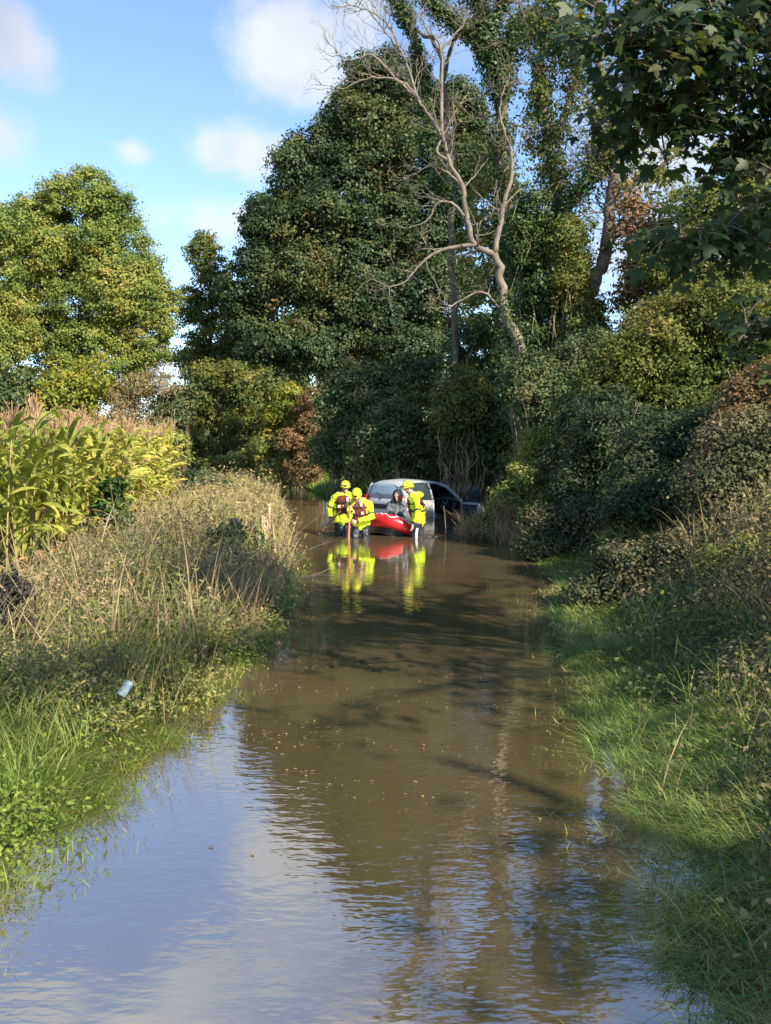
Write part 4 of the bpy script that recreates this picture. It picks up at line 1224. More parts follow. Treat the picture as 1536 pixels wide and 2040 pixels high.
post('fence_post', 507, 1044, 16.0, 0.15, 'post', 'ivy-covered post between the broad dark post and the sunlit one', 1200, 2)
post('fence_post', 526, 1028, 17.5, 0.15, 'post_sunlit', 'square-topped post toned pale as sunlit beside the water', 0, 3)
post('fence_post', 536, 1006, 18.6, 0.07, 'post_sunlit', 'thin pale stake just behind the sunlit-toned post', 0, 4)
post('fence_post', 515, 950, 33.0, 0.07, 'post_sunlit', 'slender far stake at the bend of the flooded lane', 0, 5)

def cup():
    Y = 6.4; c = W(250, 1371, Y)
    root = empty('plastic_cup', tuple(c), 'crushed pale blue plastic cup lying in the left bank weeds', 'litter')
    m1 = principled('cup_plastic', (0.20, 0.25, 0.28), 0.45, 0.4, noise=(30, (0.10, 0.16, 0.23), 0.4, 0.7))  # plastic colour darkened to look shaded
    m2 = principled('cup_inside', (0.10, 0.16, 0.22), 0.5, 0.4)  # darker still, for the shade in the cup mouth
    axis = Vector((0.45, 0.30, 0.75)).normalized()
    Mx = axis.to_track_quat('Z', 'Y').to_matrix()
    mb = MB(); rows = []
    for z, r in ((-0.065, 0.040), (-0.03, 0.041), (0.0, 0.037), (0.03, 0.039), (0.06, 0.036), (0.066, 0.030), (0.068, 0.001)):
        rows.append([Mx @ Vector((r * math.cos(a) * (1 + 0.10 * math.sin(2 * a + z * 30)), r * math.sin(a), z)) for a in np.linspace(0, 2 * math.pi, 17)[:-1]])
    mb.grid(rows, close=True)
    mb.build('shell', m1, root, smooth=True)
    root.scale = (0.85, 0.85, 0.8)
    mb = MB(); rows = []
    for z, r in ((-0.064, 0.037), (-0.03, 0.034), (-0.02, 0.001)):
        rows.append([Mx @ Vector((r * math.cos(a), r * math.sin(a), z)) for a in np.linspace(0, 2 * math.pi, 17)[:-1]])
    mb.grid(rows, close=True)
    mb.build('inside', m2, root, smooth=True)
cup()

def floating(name, label, px, py, spines, seed, mat='pale_bark', leaves=0):
    rng = np.random.default_rng(seed)
    Y = HZ * F / (py - 900)
    c = W(px, py, Y)
    root = empty(name, (c[0], c[1], 0.0), label, 'branch')
    mb = MB()
    for pts, r in spines:
        q, rr = limb(np.array(pts, float), r, r * .35, rng, 0.04)
        mb.tube(q, list(rr), n=6)
    mb.build('stick', M[mat], root, smooth=True)
    if leaves:
        P = rng.normal(size=(leaves, 3)) * np.array([0.14, 0.14, 0.03]) + np.array([0, 0, 0.04])
        link('leaves', leaf_mesh('leaves', P, rng.normal(size=(leaves, 3)) + np.array([0, -0.4, 1]), rng.uniform(.05, .09, leaves), KITE, rng), M['hazel'], root)
floating('floating_branch', 'pale bare branch lying on the water beside the left bank', 600, 1150,
         [([(-0.55, 0.1, 0.06), (-0.1, 0, 0.03), (0.15, -0.02, 0.02), (0.5, 0.05, 0.15)], 0.012), ([(-0.5, 0.0, 0.0), (-0.2, 0.0, 0.14), (0.05, 0.1, 0.3)], 0.014),
          ([(-0.3, 0.05, 0.02), (0.0, 0.1, 0.01), (0.4, 0.15, 0.01), (0.7, 0.1, 0.0)], 0.008), ([(-0.4, 0.2, 0.2), (0.1, 0.4, 0.4), (0.6, 0.6, 0.55)], 0.004), ([(-0.4, 0.4, 0.4), (0, 0.6, 0.7), (0.3, 0.7, 0.95)], 0.004)], 411)
floating('floating_branch', 'small leafy twig drifting near the right bank', 1118, 1166,
         [([(-0.18, 0.05, 0.10), (-0.05, 0, 0.03), (0.15, 0, 0.01)], 0.008), ([(-0.02, 0, 0.0), (0.05, 0.05, 0.08)], 0.006), ([(0, 0, 0.02), (0.1, -0.05, 0.06)], 0.005)], 412, leaves=16)
floating('dead_stalk', 'lone dead stalk rising from the water in front of the open car door', 888, 1066, [([(0, 0, -0.1), (-0.01, 0, 0.3), (-0.045, 0, 0.62), (-0.05, 0.02, 0.66)], 0.014)], 413)

def floating_leaves():
    rng = np.random.default_rng(421)
    n = 1100
    px = np.where(rng.random(n) < 0.45, rng.normal(560, 80, n), rng.uniform(420, 1150, n))
    py = rng.normal(1370, 130, n)
    py = np.clip(py, 1230, 1700)
    Y = HZ * F / (py - 900)
    P = np.stack([(px - 768) / F * Y, Y, np.full(n, 0.006)], 1)
    dl, dr = lane(P[:, 0], P[:, 1])
    P = P[(np.maximum(dl, dr) < -0.1) & (patch(P[:, 0] * 2, P[:, 1] * 2, 1.6, 0.6) + 0.25 * rng.random(len(P)) > 0.62)]
    me = leaf_mesh('floating_leaves', P, np.array([0, 0, 1.0]) + rng.normal(size=P.shape) * 0.08, rng.uniform(0.015, 0.035, len(P)), KITE, rng)
    stuff('floating_leaves', me, 'tan', 'small fallen leaves drifting on the brown water', 'leaves')
floating_leaves()

# ---------------------------------------------------------------- people
def remeshed(name, mb, voxel, mat, parent, smooth_it=4, disp=None):
    me = mb.mesh('tmp')
    o = bpy.data.objects.new('tmp', me)
    C.objects.link(o)
    r = o.modifiers.new('r', 'REMESH'); r.mode = 'VOXEL'; r.voxel_size = voxel
    s = o.modifiers.new('s', 'SMOOTH'); s.factor = 0.5; s.iterations = smooth_it
    if disp:
        t = bpy.data.textures.new('fold', 'CLOUDS'); t.noise_scale = disp[1]
        d = o.modifiers.new('d', 'DISPLACE'); d.texture = t; d.strength = disp[0]; d.mid_level = 0.5; d.texture_coords = 'LOCAL'
    dg = bpy.context.evaluated_depsgraph_get()
    dg.update()
    new = bpy.data.meshes.new_from_object(o.evaluated_get(dg), depsgraph=dg)
    bpy.data.objects.remove(o)
    new.materials.clear()
    return link(name, new, mat, parent, smooth=True)

M['skin'] = principled('skin', (0.55, 0.31, 0.22), 0.55, 0.4)
M['hivis'] = principled('fluorescent_fabric', (0.46, 0.62, 0.012), 0.65, 0.3, noise=(7, (0.60, 0.72, 0.03), 0.35, 0.7), bump=(14, 0.35, 0.02))
M['helmet'] = principled('yellow_helmet', (0.66, 0.68, 0.02), 0.28, 0.5)
M['black'] = principled('black_rubber', (0.012, 0.013, 0.016), 0.5, 0.4)
M['dryblack'] = principled('black_drysuit', (0.014, 0.017, 0.028), 0.45, 0.5, noise=(5, (0.035, 0.04, 0.055), 0.45, 0.75), bump=(9, 0.5, 0.03))
M['vest'] = principled('red_vest', (0.15, 0.020, 0.015), 0.6, 0.3, noise=(11, (0.05, 0.016, 0.015), 0.4, 0.65), bump=(15, 0.5, 0.02))
M['reflect'] = principled('reflective_tape', (0.62, 0.63, 0.60), 0.35, 0.5)
M['glove'] = principled('grey_glove', (0.16, 0.12, 0.12), 0.7, 0.3)
M['hair'] = principled('dark_hair', (0.02, 0.014, 0.012), 0.5, 0.4, bump=(60, 0.6, 0.01))
M['eye'] = principled('eye', (0.03, 0.02, 0.02), 0.2, 0.5)
M['orange'] = principled('orange_pole', (0.75, 0.20, 0.10), 0.45, 0.4)
M['darkpole'] = principled('dark_pole', (0.10, 0.05, 0.035), 0.5, 0.4)

def v3(p): return Vector(p)
def hand_prims(mb, wrist, d, palm, curl, thumb_side=1):
    """palm, five fingers and a thumb; d = direction of the hand, palm = the side the fingers close to"""
    d = v3(d).normalized(); palm = v3(palm); palm = (palm - d * palm.dot(d)).normalized()
    s = d.cross(palm) * thumb_side
    w = v3(wrist)
    c = w + d * 0.055
    for o in (-0.026, -0.009, 0.009, 0.026):
        mb.capsule(w + s * o * 0.6 + d * 0.01, w + d * 0.085 + s * o, 0.016, 0.0125, n=8)
    for o, L_ in ((-0.030, 0.062), (-0.010, 0.074), (0.010, 0.080), (0.030, 0.074)):
        p = w + d * 0.09 + s * o
        seg = L_ / 2.4
        a = 0.0
        r = 0.0095
        for k in range(3):
            a += curl
            dirv = d * math.cos(a) + palm * math.sin(a)
            e = p + dirv * seg
            mb.capsule(p, e, r, r * 0.9, n=7)
            p = e; r *= 0.9
    p = w + d * 0.025 + s * 0.030
    t1 = (d * 0.6 + s * 0.7 + palm * 0.5).normalized()
    e = p + t1 * 0.04
    mb.capsule(p, e, 0.0125, 0.011, n=7)
    t2 = (d * 0.8 + s * 0.1 + palm * 0.7).normalized()
    mb.capsule(e, e + t2 * 0.035, 0.011, 0.009, n=7)

def head_frame(fwd, up=(0, 0, 1)):
    f = v3(fwd).normalized()
    r = f.cross(v3(up)).normalized()          # the person's right
    u = r.cross(f)
    return Matrix((r, f, u)).transposed()     # columns: right, forward, up

def human(name, label, loc, J, fwd_head, chest, jacket='hivis', trousers='dryblack', helmet=True, vest=True, hands=None, hood=False, bare=False):
    """J: joints in coordinates local to loc. chest: horizontal direction the chest faces"""
    root_loc = Vector(loc)
    j = {k: v3(p) for k, p in J.items()}
    Hm = head_frame(fwd_head)
    head = j['head']
    ch = v3(chest).normalized()
    body = MB()
    def hd(x, y, z): return head + Hm @ Vector((x, y, z))
    def hdM(): return Hm
    body.ellipsoid(hd(0, -0.005, 0.03), (0.074, 0.094, 0.095), Hm)
    body.ellipsoid(hd(0, 0.018, -0.045), (0.058, 0.070, 0.072), Hm)
    body.capsule(hd(0, 0.055, -0.085), hd(0, 0.066, -0.092), 0.024, 0.022)      # chin
    body.capsule(hd(0, 0.086, 0.012), hd(0, 0.104, -0.022), 0.009, 0.014)       # nose
    body.capsule(hd(-0.035, 0.079, 0.022), hd(0.035, 0.079, 0.022), 0.012, 0.012)  # brow
    body.capsule(hd(-0.020, 0.083, -0.052), hd(0.020, 0.083, -0.052), 0.0075, 0.0075)  # lips
    for sx in (-1, 1): body.ellipsoid(hd(sx * 0.076, -0.005, 0.0), (0.012, 0.022, 0.032), Hm)
    neck = j['neck']
    body.capsule(hd(0, -0.015, -0.06), neck, 0.055, 0.06)
    pel = j['pelvis']
    mid = neck * 0.45 + pel * 0.55
    sh = (j['sl'], j['sr'])
    side = (sh[1] - sh[0]).normalized()
    body.capsule(neck - side * 0.09, mid - side * 0.07, 0.10, 0.10)
    body.capsule(neck + side * 0.09, mid + side * 0.07, 0.10, 0.10)
    body.capsule(mid, pel, 0.14, 0.14)
    for a in 'lr':
        body.capsule(neck, j['s' + a], 0.06, 0.062)
        body.capsule(j['s' + a], j['e' + a], 0.055, 0.042)
        body.capsule(j['e' + a], j['w' + a], 0.042, 0.028)
        body.capsule(pel, j['h' + a], 0.11, 0.10)
        body.capsule(j['h' + a], j['k' + a], 0.088, 0.058)
        body.capsule(j['k' + a], j['a' + a], 0.057, 0.040)
        body.capsule(j['a' + a], j['a' + a] + v3((ch.x * 0.14, ch.y * 0.14, -0.03)), 0.042, 0.035)
    for a in 'lr':
        if hands and a in hands:
            d, p, cu, ts = hands[a]
            hand_prims(body, j['w' + a], d, p, cu, ts)
    root = remeshed(name, body, 0.0085, M['skin'], None, 2)
    root.location = loc
    tag(root, label, 'person')
    # eyes
    for sx in (-1, 1):
        e = MB(); e.ellipsoid(hd(sx * 0.031, 0.078, 0.004), (0.014, 0.010, 0.008), Hm, 8, 6)
        e.build('eye', M['eye'], root, smooth=True)
    # trousers
    t = MB()
    t.capsule(pel + v3((0, 0, 0.02)), j['hl'], 0.135, 0.115); t.capsule(pel + v3((0, 0, 0.02)), j['hr'], 0.135, 0.115)
    for a in 'lr':
        t.capsule(j['h' + a], j['k' + a], 0.112, 0.080)
        t.capsule(j['k' + a], j['a' + a] + v3((0, 0, -0.02)), 0.080, 0.066)
        t.capsule(j['a' + a], j['a' + a] + v3((ch.x * 0.16, ch.y * 0.16, -0.03)), 0.052, 0.045)
    remeshed('trousers', t, 0.014, M[trousers], root, 2, (0.05, 0.08))
    # jacket
    k = MB()
    waist = pel + (neck - pel).normalized() * 0.0
    k.capsule(neck - side * 0.10 - v3((0, 0, 0.04)), waist - side * 0.08, 0.125, 0.135)
    k.capsule(neck + side * 0.10 - v3((0, 0, 0.04)), waist + side * 0.08, 0.125, 0.135)
    k.capsule(neck * .5 + waist * .5, waist, 0.17, 0.165)
    hemM = None
    for a in 'lr':
        k.capsule(neck - v3((0, 0, 0.03)), j['s' + a], 0.085, 0.088)
        k.capsule(j['s' + a], j['e' + a], 0.080, 0.062)
        w_ = j['w' + a]; el = j['e' + a]
        k.capsule(el, el + (w_ - el) * 0.93, 0.064, 0.046)
    if hood:
        k.ellipsoid(neck - ch * 0.10 + v3((0, 0, 0.02)), (0.11, 0.10, 0.085))
    else:
        k.capsule(neck - v3((0, 0, 0.02)), neck + v3((0, 0, 0.035)), 0.085, 0.072)
    remeshed('jacket', k, 0.013, M[jacket], root, 2, (0.055, 0.07))
    # dark tape round the sleeves
    if not bare:
        for a in 'lr':
            tp = MB()
            c = j['s' + a] * 0.25 + j['e' + a] * 0.75
            d = (j['e' + a] - j['s' + a]).normalized()
            tp.tube([c - d * 0.014, c + d * 0.014], [0.082, 0.080], n=14, cap=False)
            tp.build('sleeve_tape', M['black'], root)
            cu = MB()
            d = (j['w' + a] - j['e' + a]).normalized(); c = j['e' + a] + (j['w' + a] - j['e' + a]) * 0.98
            cu.tube([c - d * 0.03, c + d * 0.015], [0.051, 0.045], n=14, cap=False)
            cu.build('cuff', M['black'], root)
    if vest:
        v = MB()
        up = (neck - pel).normalized()
        low = pel + up * 0.19
        c = neck * .5 + low * .5
        v.capsule(neck - side * 0.055 + ch * 0.055 - up * 0.10, low - side * 0.055 + ch * 0.055, 0.12, 0.125)
        v.capsule(neck + side * 0.055 + ch * 0.055 - up * 0.10, low + side * 0.055 + ch * 0.055, 0.12, 0.125)
        v.capsule(neck - side * 0.05 - ch * 0.06 - up * 0.10, low + side * 0.05 - ch * 0.06, 0.12, 0.12)
        v.capsule(neck - side * 0.10 - up * 0.06, neck - side * 0.10 + ch * 0.10 - up * 0.12, 0.07, 0.07)
        v.capsule(neck + side * 0.10 - up * 0.06, neck + side * 0.10 + ch * 0.10 - up * 0.12, 0.07, 0.07)
        vo = remeshed('life_vest', v, 0.014, M['vest'], root, 3, (0.02, 0.06))
        Mv = Matrix((side, ch, up)).transposed()
        for off in (0.02, -0.14):
            b = MB(); 
            rows = []
            cc = c + up * off
            for z in (-0.017, 0.017):
                rows.append([cc + Mv @ Vector((0.240 * math.cos(a), 0.192 * math.sin(a), z)) for a in np.linspace(0, 2 * math.pi, 25)[:-1]])
            b.grid(rows, close=True)
            b.build('strap', M['black'], vo)
        for sx, sz, w_, h_ in ((-0.09, 0.10, 0.05, 0.09), (0.10, -0.06, 0.06, 0.06), (-0.1, -0.10, 0.05, 0.06)):
            b = MB(); b.box(c + side * sx + up * sz + ch * 0.184, (w_, 0.02, h_), Mv)
            b.build('pouch', M['reflect'], vo)
    if helmet:
        h = MB(); rows = []
        for i in range(10):
            th = math.pi / 2 * (1 - i / 9.0)
            rr = math.cos(th); zz = math.sin(th)
            row = []
            for q in range(24):
                a = 2 * math.pi * q / 24
                row.append(hd(0.114 * rr * math.cos(a), -0.005 + 0.134 * rr * math.sin(a), 0.035 + 0.125 * zz))
            rows.append(row)
        low = []
        for q in range(24):
            a = 2 * math.pi * q / 24
            back = max(0, -math.sin(a))
            low.append(hd(0.119 * math.cos(a), -0.005 + 0.142 * math.sin(a) + (0.020 if math.sin(a) > 0.6 else 0), 0.012 - 0.045 * back))
        rows.append(low)
        low2 = [p + (hd(0, 0, 0) - p) * 0.06 for p in low]
        rows.append(low2)
        h.grid(rows, close=True)
        ho = h.build('helmet', M['helmet'], root, smooth=True)
        b = MB(); rows = []
        for z, e in ((0.052, 0.004), (0.066, 0.004)):
            rows.append([hd((0.1135 + e) * math.cos(a) * math.cos(math.asin(min(1, (z - 0.035) / 0.125))), -0.005 + (0.134 + e) * math.sin(a) * math.cos(math.asin(min(1, (z - 0.035) / 0.125))), z) for a in np.linspace(0, 2 * math.pi, 25)[:-1]])
        b.grid(rows, close=True)
        b.build('band', M['black'], ho)
        b = MB(); b.box(hd(0, 0.138, 0.062), (0.05, 0.03, 0.03), Hm); b.build('lamp', M['black'], ho)
        for zx in (-0.03, 0.03):
            b = MB(); b.box(hd(zx, 0.02, 0.152), (0.012, 0.07, 0.006), Hm); b.build('vent', M['black'], ho)
        b = MB()
        b.tube([hd(-0.085, 0.02, 0.01), hd(-0.072, 0.035, -0.07), hd(0, 0.06, -0.115), hd(0.072, 0.035, -0.07), hd(0.085, 0.02, 0.01)], 0.006, n=6)
        b.build('chin_strap', M['black'], ho)
    return root

GZ = -0.60          # the drowned road surface
# the rescuer on the left, facing us, a dark pole in one hand
px1 = human('person', 'leftmost rescuer in hi-vis jacket and yellow helmet, facing us, holding a slanting dark pole',
      (-0.97, 21.9, GZ),
      dict(head=(0.05, -0.04, 1.685), neck=(0.0, 0, 1.50), pelvis=(-0.01, 0.02, 0.95),
           sl=(0.205, 0.0, 1.445), sr=(-0.205, 0.0, 1.435), el=(0.25, -0.13, 1.19), er=(-0.32, -0.03, 1.17), wl=(0.13, -0.34, 1.29), wr=(-0.27, -0.20, 0.98),
           hl=(0.09, 0.02, 0.88), hr=(-0.10, 0.02, 0.88), kl=(0.11, -0.02, 0.48), kr=(-0.12, -0.02, 0.48), al=(0.11, 0.03, 0.08), ar=(-0.13, 0.03, 0.08)),
      (0.12, -1, -0.12), (0.1, -1, 0), hands={'l': ((-0.2, -0.5, 0.7), (0.6, -0.3, -0.2), 0.75, -1), 'r': ((0.25, -0.6, -0.75), (0.5, 0.5, 0.1), 0.75, 1)})
# the rescuer bending over the orange pole
px2 = human('person', 'middle rescuer in hi-vis jacket, head bowed, gripping an orange pole',
      (-0.57, 21.0, GZ),
      dict(head=(-0.06, -0.16, 1.555), neck=(-0.02, -0.03, 1.40), pelvis=(0.02, 0.06, 0.92),
           sl=(0.215, 0.0, 1.345), sr=(-0.20, -0.02, 1.33), el=(0.27, -0.12, 1.07), er=(-0.22, -0.16, 1.08), wl=(-0.06, -0.34, 1.00), wr=(-0.17, -0.33, 1.25),
           hl=(0.11, 0.06, 0.86), hr=(-0.09, 0.06, 0.86), kl=(0.14, -0.03, 0.46), kr=(-0.11, -0.02, 0.46), al=(0.14, 0.05, 0.08), ar=(-0.12, 0.05, 0.08)),
      (-0.12, -0.9, -0.62), (-0.2, -1, 0), hood=True, hands={'l': ((-0.85, -0.35, -0.1), (-0.1, -0.6, 0.2), 0.8, -1), 'r': ((-0.4, -0.4, 0.6), (0.5, -0.5, 0), 0.8, 1)})
# the rescuer on the right, side on, leaning towards the raft
px3 = human('person', 'right-hand rescuer in hi-vis jacket seen side on, leaning over the red raft',
      (0.70, 21.3, GZ),
      dict(head=(-0.20, -0.02, 1.70), neck=(-0.06, 0.0, 1.51), pelvis=(0.03, 0.02, 0.96),
           sl=(-0.02, -0.19, 1.44), sr=(0.02, 0.19, 1.45), el=(0.02, -0.24, 1.15), er=(0.13, 0.14, 1.18), wl=(-0.09, -0.26, 0.92), wr=(0.11, -0.02, 0.98),
           hl=(0.0, -0.09, 0.90), hr=(0.05, 0.11, 0.90), kl=(-0.08, -0.10, 0.48), kr=(0.08, 0.12, 0.48), al=(0.0, -0.10, 0.08), ar=(0.12, 0.13, 0.08)),
      (-0.92, -0.22, -0.30), (-1, -0.12, 0), hood=True, hands={'l': ((-0.15, -0.05, -1), (-0.6, 0.4, 0), 0.22, 1), 'r': ((-0.1, -0.1, -1), (-1, 0, 0), 0.3, -1)})
lg = MB()
for sx, sz, w_, h_ in ((0.0, 0.36, 0.05, 0.06), (-0.02, 0.28, 0.05, 0.09), (-0.03, 0.17, 0.045, 0.12)):
    lg.box((0.0 + sx * 0.6, -0.205, 0.42 + sz), (w_, 0.01, h_), Matrix.Rotation(0.15, 3, 'Y'))
lg.build('knee_marking', M['reflect'], px3)

# the casualty: dark hair, pale top, sitting in the raft
M['palegrey'] = principled('pale_grey_fabric', (0.075, 0.09, 0.095), 0.8, 0.2, noise=(9, (0.15, 0.175, 0.185), 0.35, 0.7), bump=(12, 0.4, 0.02))
px4 = human('person', 'dark haired person in a pale grey top sitting bowed in the red raft',
      (0.24, 22.45, 0.0),
      dict(head=(0.03, -0.16, 0.875), neck=(0.06, -0.03, 0.72), pelvis=(0.03, 0.06, 0.22),
           sl=(0.21, -0.02, 0.66), sr=(-0.13, -0.02, 0.66), el=(0.23, -0.14, 0.42), er=(-0.18, -0.16, 0.42), wl=(0.12, -0.34, 0.44), wr=(-0.10, -0.36, 0.42),
           hl=(0.12, 0.02, 0.20), hr=(-0.06, 0.02, 0.20), kl=(0.10, -0.38, 0.44), kr=(-0.12, -0.36, 0.46), al=(0.10, -0.55, 0.14), ar=(-0.12, -0.52, 0.14)),
      (-0.25, -0.9, -0.35), (-0.15, -1, 0), jacket='palegrey', helmet=False, vest=False, bare=True,
      hands={'l': ((-0.5, -0.4, -0.1), (0, -0.2, -1), 0.35, -1), 'r': ((0.4, -0.4, -0.1), (0, -0.2, -1), 0.35, 1)})
hb = MB()
hc = Vector((0.03, -0.16, 0.875)); Hh = head_frame((-0.25, -0.9, -0.35))
hb.ellipsoid(hc + Hh @ Vector((0, -0.028, 0.050)), (0.098, 0.105, 0.098), Hh)
for a in np.linspace(-2.6, 2.6, 9):
    s = hc + Hh @ Vector((0.085 * math.sin(a), -0.03 - 0.085 * math.cos(a), 0.03))
    hb.capsule(s, s + Hh @ Vector((0.02 * math.sin(a), -0.02 * math.cos(a), -0.20)), 0.034, 0.018)
remeshed('hair', hb, 0.012, M['hair'], px4, 2, (0.02, 0.03))

# poles held by the rescuers
def pole(name, a, b, r, mat, label, bands=()):
    a = Vector(a); b = Vector(b)
    root = empty(name, tuple(a), label, 'pole')
    mb = MB(); mb.capsule((0, 0, 0), b - a, r, r, n=10); mb.build('shaft', M[mat], root, smooth=True)
    for t in bands:
        g = MB(); c = (b - a) * t; d = (b - a).normalized()
        g.tube([c - d * 0.05, c + d * 0.05], [r * 1.25] * 2, n=10); g.build('grip', M['black'], root, smooth=True)
    return root
pole('wading_pole', (-0.815, 20.60, -0.55), (-0.765, 20.60, 0.84), 0.018, 'orange', 'upright orange pole planted in the water by the middle rescuer', (0.96,))
pole('wading_pole', (-1.50, 21.40, 0.05), (-0.94, 21.66, 0.64), 0.014, 'darkpole', 'slanting dark pole held out to the left by the leftmost rescuer', (0.93,))

# ---------------------------------------------------------------- raft
def raft():
    mred = principled('red_hypalon', (0.52, 0.012, 0.016), 0.32, 0.5, bump=(7, 0.2, 0.02))
    mdk = principled('black_raft_floor', (0.008, 0.008, 0.010), 0.45, 0.5, bump=(6, 0.4, 0.03))
    root = empty('inflatable_raft', (0.10, 22.6, 0.10), 'red inflatable rescue raft with black floor, one side tipped up', 'raft')
    root.rotation_euler = (R(-4), R(21), R(8))
    Lh, Wh, r = 1.15, 0.52, 0.155
    pts = []
    for k in range(48):
        a = 2 * math.pi * k / 48
        ca, sa = math.cos(a), math.sin(a)
        e = 0.62
        x = Wh * math.copysign(abs(ca) ** e, ca); y = Lh * math.copysign(abs(sa) ** e, sa)
        pts.append(Vector((x, y, 0.10 * (abs(y) / Lh) ** 4)))
    mb = MB(); rows = []
    for k in range(48):
        d = (pts[(k + 1) % 48] - pts[k - 1]).normalized()
        n_ = d.cross(Vector((0, 0, 1))).normalized(); u = n_.cross(d)
        rows.append([pts[k] + (n_ * math.cos(t) + u * math.sin(t)) * r for t in np.linspace(0, 2 * math.pi, 17)[:-1]])
    rows.append(rows[0])
    mb.grid(rows, close=True)
    tube = mb.build('tube', mred, root, smooth=True)
    fl = MB()
    fl.v = [tuple(p * 0.99 + Vector((0, 0, -0.09))) for p in pts] + [tuple(p * 0.92 + Vector((0, 0, -0.30))) for p in pts]
    fl.f = [tuple(range(48))] + [tuple(range(95, 47, -1))] + [(k, (k + 1) % 48, 48 + (k + 1) % 48, 48 + k) for k in range(48)]
    fl.m = [0] * len(fl.f)
    fl.build('floor', mdk, root)
    # grab line in loops along the outside of the tube
    rp = MB(); q = []
    for k in range(0, 97):
        i = (k // 2) % 48
        p = pts[i]; d = (pts[(i + 1) % 48] - pts[i - 1]).normalized(); n_ = -d.cross(Vector((0, 0, 1)))
        ctr = Vector((p.x, p.y, 0)).normalized()
        sag = abs(math.sin(k * math.pi / 8))
        ang = 1.15 - 0.65 * sag
        q.append(p + (ctr * math.cos(ang) + Vector((0, 0, 1)) * math.sin(ang)) * (r + 0.012))
    rp.tube(q, 0.012, n=6)
    rp.build('grab_line', M['reflect'], root, smooth=True)
    for k in range(0, 48, 6):
        p = pts[k]; ctr = Vector((p.x, p.y, 0)).normalized()
        b = MB(); b.ellipsoid(p + (ctr * 0.42 + Vector((0, 0, 0.9))).normalized() * (r + 0.004), (0.05, 0.05, 0.018), None, 10, 6)
        b.build('rope_patch', M['reflect'], root, smooth=True)
    vv = MB(); vv.capsule((-0.2, -Lh + 0.05, 0.2), (-0.2, -Lh + 0.05, 0.28), 0.025, 0.02); vv.build('valve', M['black'], root, smooth=True)
raft()

